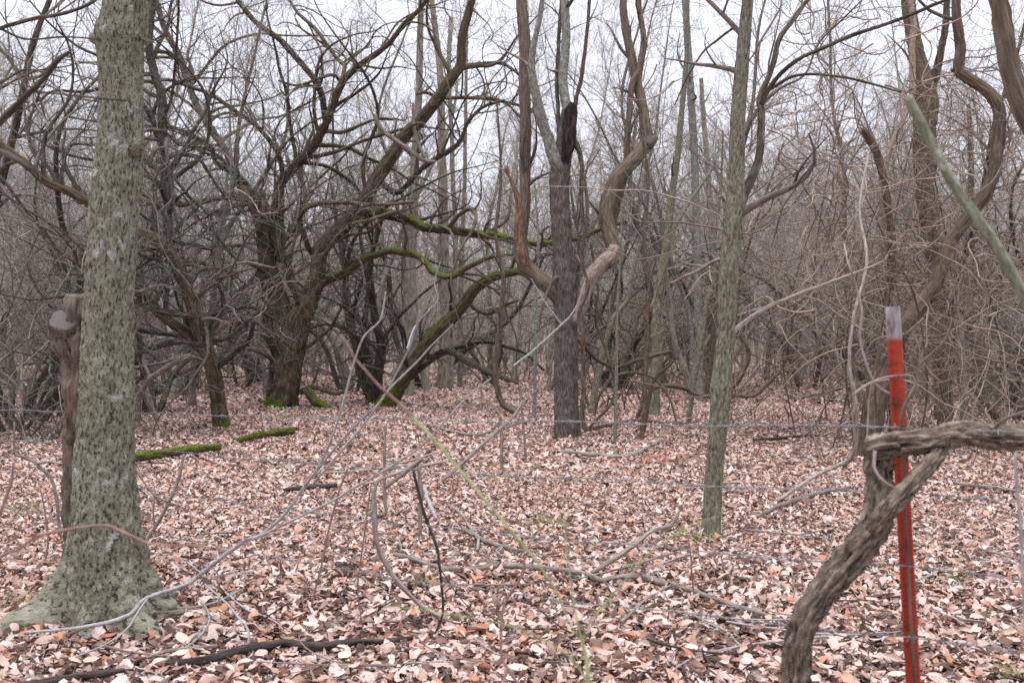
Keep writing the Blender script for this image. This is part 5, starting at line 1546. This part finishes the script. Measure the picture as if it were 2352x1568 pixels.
lb = MB()
for n_, y0, y1, dt, zr, sz in ((29000, 3.3, 6.3, 3, (0.0, 0.026), (0.032, 0.080)), (62000, 6.3, 11.0, 0, (0.0, 0.026), (0.030, 0.076)), (110000, 11.0, 22.0, -1, (0.0, 0.03), (0.040, 0.088)), (62000, 22.0, 46.0, -1, (0.002, 0.05), (0.07, 0.14))):
    xs, ys = wedge(n_, y0, y1)
    V, Q, T, rn = leaves(n_, xs, ys, dt, zr, sz)
    lb.raw(V, Q, T, None, rn)
tag(lb.build('leaf_litter', M['leaf'], smooth=True), 'thick carpet of pinkish-tan dead leaves covering the woodland floor', 'leaf litter', kind='stuff')

LEAFK = [('pale cream', (0.58, 0.475, 0.42)), ('pinkish tan', (0.54, 0.385, 0.325)), ('greyish pink', (0.47, 0.335, 0.285)), ('rusty orange', (0.46, 0.21, 0.12)), ('dark brown', (0.14, 0.078, 0.058)), ('reddish brown', (0.32, 0.155, 0.10))]
SHAPES = ['flat', 'curled', 'folded', 'cupped']
protos = []
for si, sh_ in enumerate(SHAPES):
    for ci, (cn, cc) in enumerate(LEAFK):
        uv, q, t = leaf_shape(2)
        u, v = uv[:, 0], uv[:, 1]
        L = 1.0
        wd = [0.30, 0.27, 0.33, 0.36][si]
        fo = [0.12, 0.25, 0.85, 0.35][si]
        cu = [0.10, 0.95, 0.25, 0.6][si]
        wob = (vnoise(u * 6 + si * 9, v * 3 + ci * 5, 0.5) - 0.5) * 0.07
        x = u - 0.5
        y = v * wd * math.cos(fo) * (1 + wob * 3)
        z = np.abs(v) ** 1.4 * wd * math.sin(fo) + cu * ((u - 0.5) ** 2 - 0.08) + wob
        b_ = MB()
        b_.raw(np.stack([x, y, z], -1), q, None, np.stack([u * 0.1 + si, v * 0.05 + ci, z], -1))
        # stalk
        b_.tubes(np.array([[-0.49, 0, z[2] + 0.002], [-0.6, 0.01, z[2] + 0.01], [-0.72, 0.03, z[2] - 0.02]]), np.array([0.012, 0.010, 0.008]), 4)
        if si == 0:
            M['leaf_' + cn] = leaf_material(cn.replace(' ', '_') + '_leaf', cc)
        o = b_.build('fallen_leaf', M['leaf_' + cn], None)
        tag(o, '%s dead leaf, %s, lying loose on top of the litter' % (cn, sh_), 'leaf', 'single dead leaves on the near floor')
        protos.append(o)
wts = np.array([0.16, 0.30, 0.20, 0.14, 0.08, 0.12])
n, first = 0, set()
while n < 290:
    py = 1568 - abs(rs.normal(0, 130))
    px = rs.uniform(-40, 2392)
    if py < 1240:
        continue
    dq = CAMZ * F / (py - 784)
    p0 = at(px, py, dq)
    if abs(px - 240) < 170 and py < 1450:
        continue
    k = int(rs.integers(0, 4)) * 6 + int(rs.choice(6, p=wts))
    if k in first:
        o = protos[k].copy()
        COL.objects.link(o)
    else:
        o = protos[k]
        first.add(k)
    s = rs.uniform(0.06, 0.10)
    o.scale = (s, s * rs.uniform(0.8, 1.15), s)
    o.location = (p0[0], p0[1], float(ground_z(p0[0], p0[1])) + 0.038 + rs.uniform(0, 0.012))
    o.rotation_euler = (rs.normal(0, 0.28) + (math.pi if rs.random() < 0.3 else 0), rs.normal(0, 0.25), rs.uniform(0, 6.28))
    n += 1
for k, o in enumerate(protos):
    if k not in first:
        bpy.data.objects.remove(o)

TWL = ['pale', 'dark', 'grey', 'reddish']
tw_protos = []
for v in range(8):
    Ln = [0.35, 0.5, 0.7, 0.28, 0.9, 0.45, 0.6, 0.3][v]
    P_ = walk(np.array([[-Ln / 2, 0, 0.0]]), np.array([[1.0, 0, 0.0]]), np.array([Ln]), 12, 0.09, 0.0)[0]
    P_[:, 2] = (P_[:, 2] - P_[:, 2].mean()) * 0.35
    b_ = MB()
    r0 = [0.004, 0.005, 0.007, 0.0035, 0.006, 0.005, 0.004, 0.006][v]
    b_.tubes(P_, r0 * np.linspace(1, 0.4, 12), 6, fur(2, 3, 0.1), cap=True)
    if v % 2 == 0:
        S_ = walk(P_[5:6].copy(), np.array([[0.8, 0.6, 0.25]]), np.array([Ln * 0.4]), 7, 0.08, 0.0)[0]
        S_[:, 2] = P_[5, 2] + (S_[:, 2] - S_[0, 2]) * 0.3
        b_.tubes(S_, r0 * 0.6 * np.linspace(1, 0.4, 7), 5)
    o = b_.build('small_twig', M[['cane_pale', 'dark_stick', 'stick', 'cane_red'][v % 4]], None)
    tag(o, '%s thin dead twig%s lying on the leaf litter' % (TWL[v % 4], ', forked,' if v % 2 == 0 else ', %s,' % ('short' if Ln < 0.4 else 'long')), 'twig', 'small dead twigs on the litter')
    tw_protos.append(o)
for k in range(84):
    py = 1560 - abs(rs.normal(0, 240))
    if py < 930:
        py = rs.uniform(930, 1500)
    px = rs.uniform(-30, 2380)
    o = tw_protos[k] if k < 8 else tw_protos[k % 8].copy()
    if k >= 8:
        COL.objects.link(o)
    p0 = at(px, py, CAMZ * F / (py - 784))
    o.location = (p0[0], p0[1], float(ground_z(p0[0], p0[1])) + 0.05)
    o.rotation_euler = (0, rs.normal(0, 0.05), rs.uniform(0, 6.28))
    s_ = rs.uniform(0.8, 1.5)
    o.scale = (s_, s_, s_)
    near = [(300, 'near the lichen trunk'), (720, 'under the forked grey branch'), (1060, 'near the hooked stick'), (1500, 'near the green briar'), (1800, 'near the slender green-grey tree'), (9999, 'near the thick vine')]
    o['label'] = '%s thin dead twig%s %s' % (TWL[k % 8 % 4], ', forked,' if k % 2 == 0 else '', ('far out on the leaf floor ' if py < 1180 else 'on the near leaves ') + [b2 for a2, b2 in near if px < a2][0])

# small odd things among the leaves
p0 = at(1397, 1322, 6.05)
b_ = MB()
for a in range(5):
    th = a * 1.256
    b_.raw(np.array([(0, 0, 0), (0.012 * math.cos(th), 0.012 * math.sin(th), 0.012), (0.016 * math.cos(th + 0.6), 0.016 * math.sin(th + 0.6), 0.006), (0.01 * math.cos(th + 1.1), 0.01 * math.sin(th + 1.1), 0.014)]) + p0 + (0, 0, 0.02), [(0, 1, 2, 3)])
tag(b_.build('pink_petal', M['pink'], None, p0), 'tiny bright pink scrap on the long forked ground stick', 'scrap')

p0 = at(787, 1316, 6.15)
b_ = MB()
V, Q, T, rn = leaves(7, p0[0] + RNG.normal(0, 0.02, 7), p0[1] + RNG.normal(0, 0.02, 7), 1, (0.04, 0.07), (0.05, 0.09))
b_.raw(V, Q, T, None, np.full(len(rn), 0.01))
tag(b_.build('crumpled_leaf', M['leaf'], None, p0, smooth=False), 'crumpled blackish leaf lump on the open leaf floor', 'leaf')
p0 = at(1512, 1062, 11.6)
b_ = MB()
V, Q, T, rn = leaves(34, p0[0] + RNG.normal(0, 0.10, 34), p0[1] + RNG.normal(0, 0.08, 34), 1, (0.03, 0.16), (0.06, 0.12))
b_.raw(V, Q, T, None, np.full(len(rn), 0.92))
tag(b_.build('dead_leafy_sprig', M['leaf'], None, p0, smooth=False), 'rust-red sprig of dead oak leaves on the ground right of the plated tree', 'sprig', None, 'stuff')
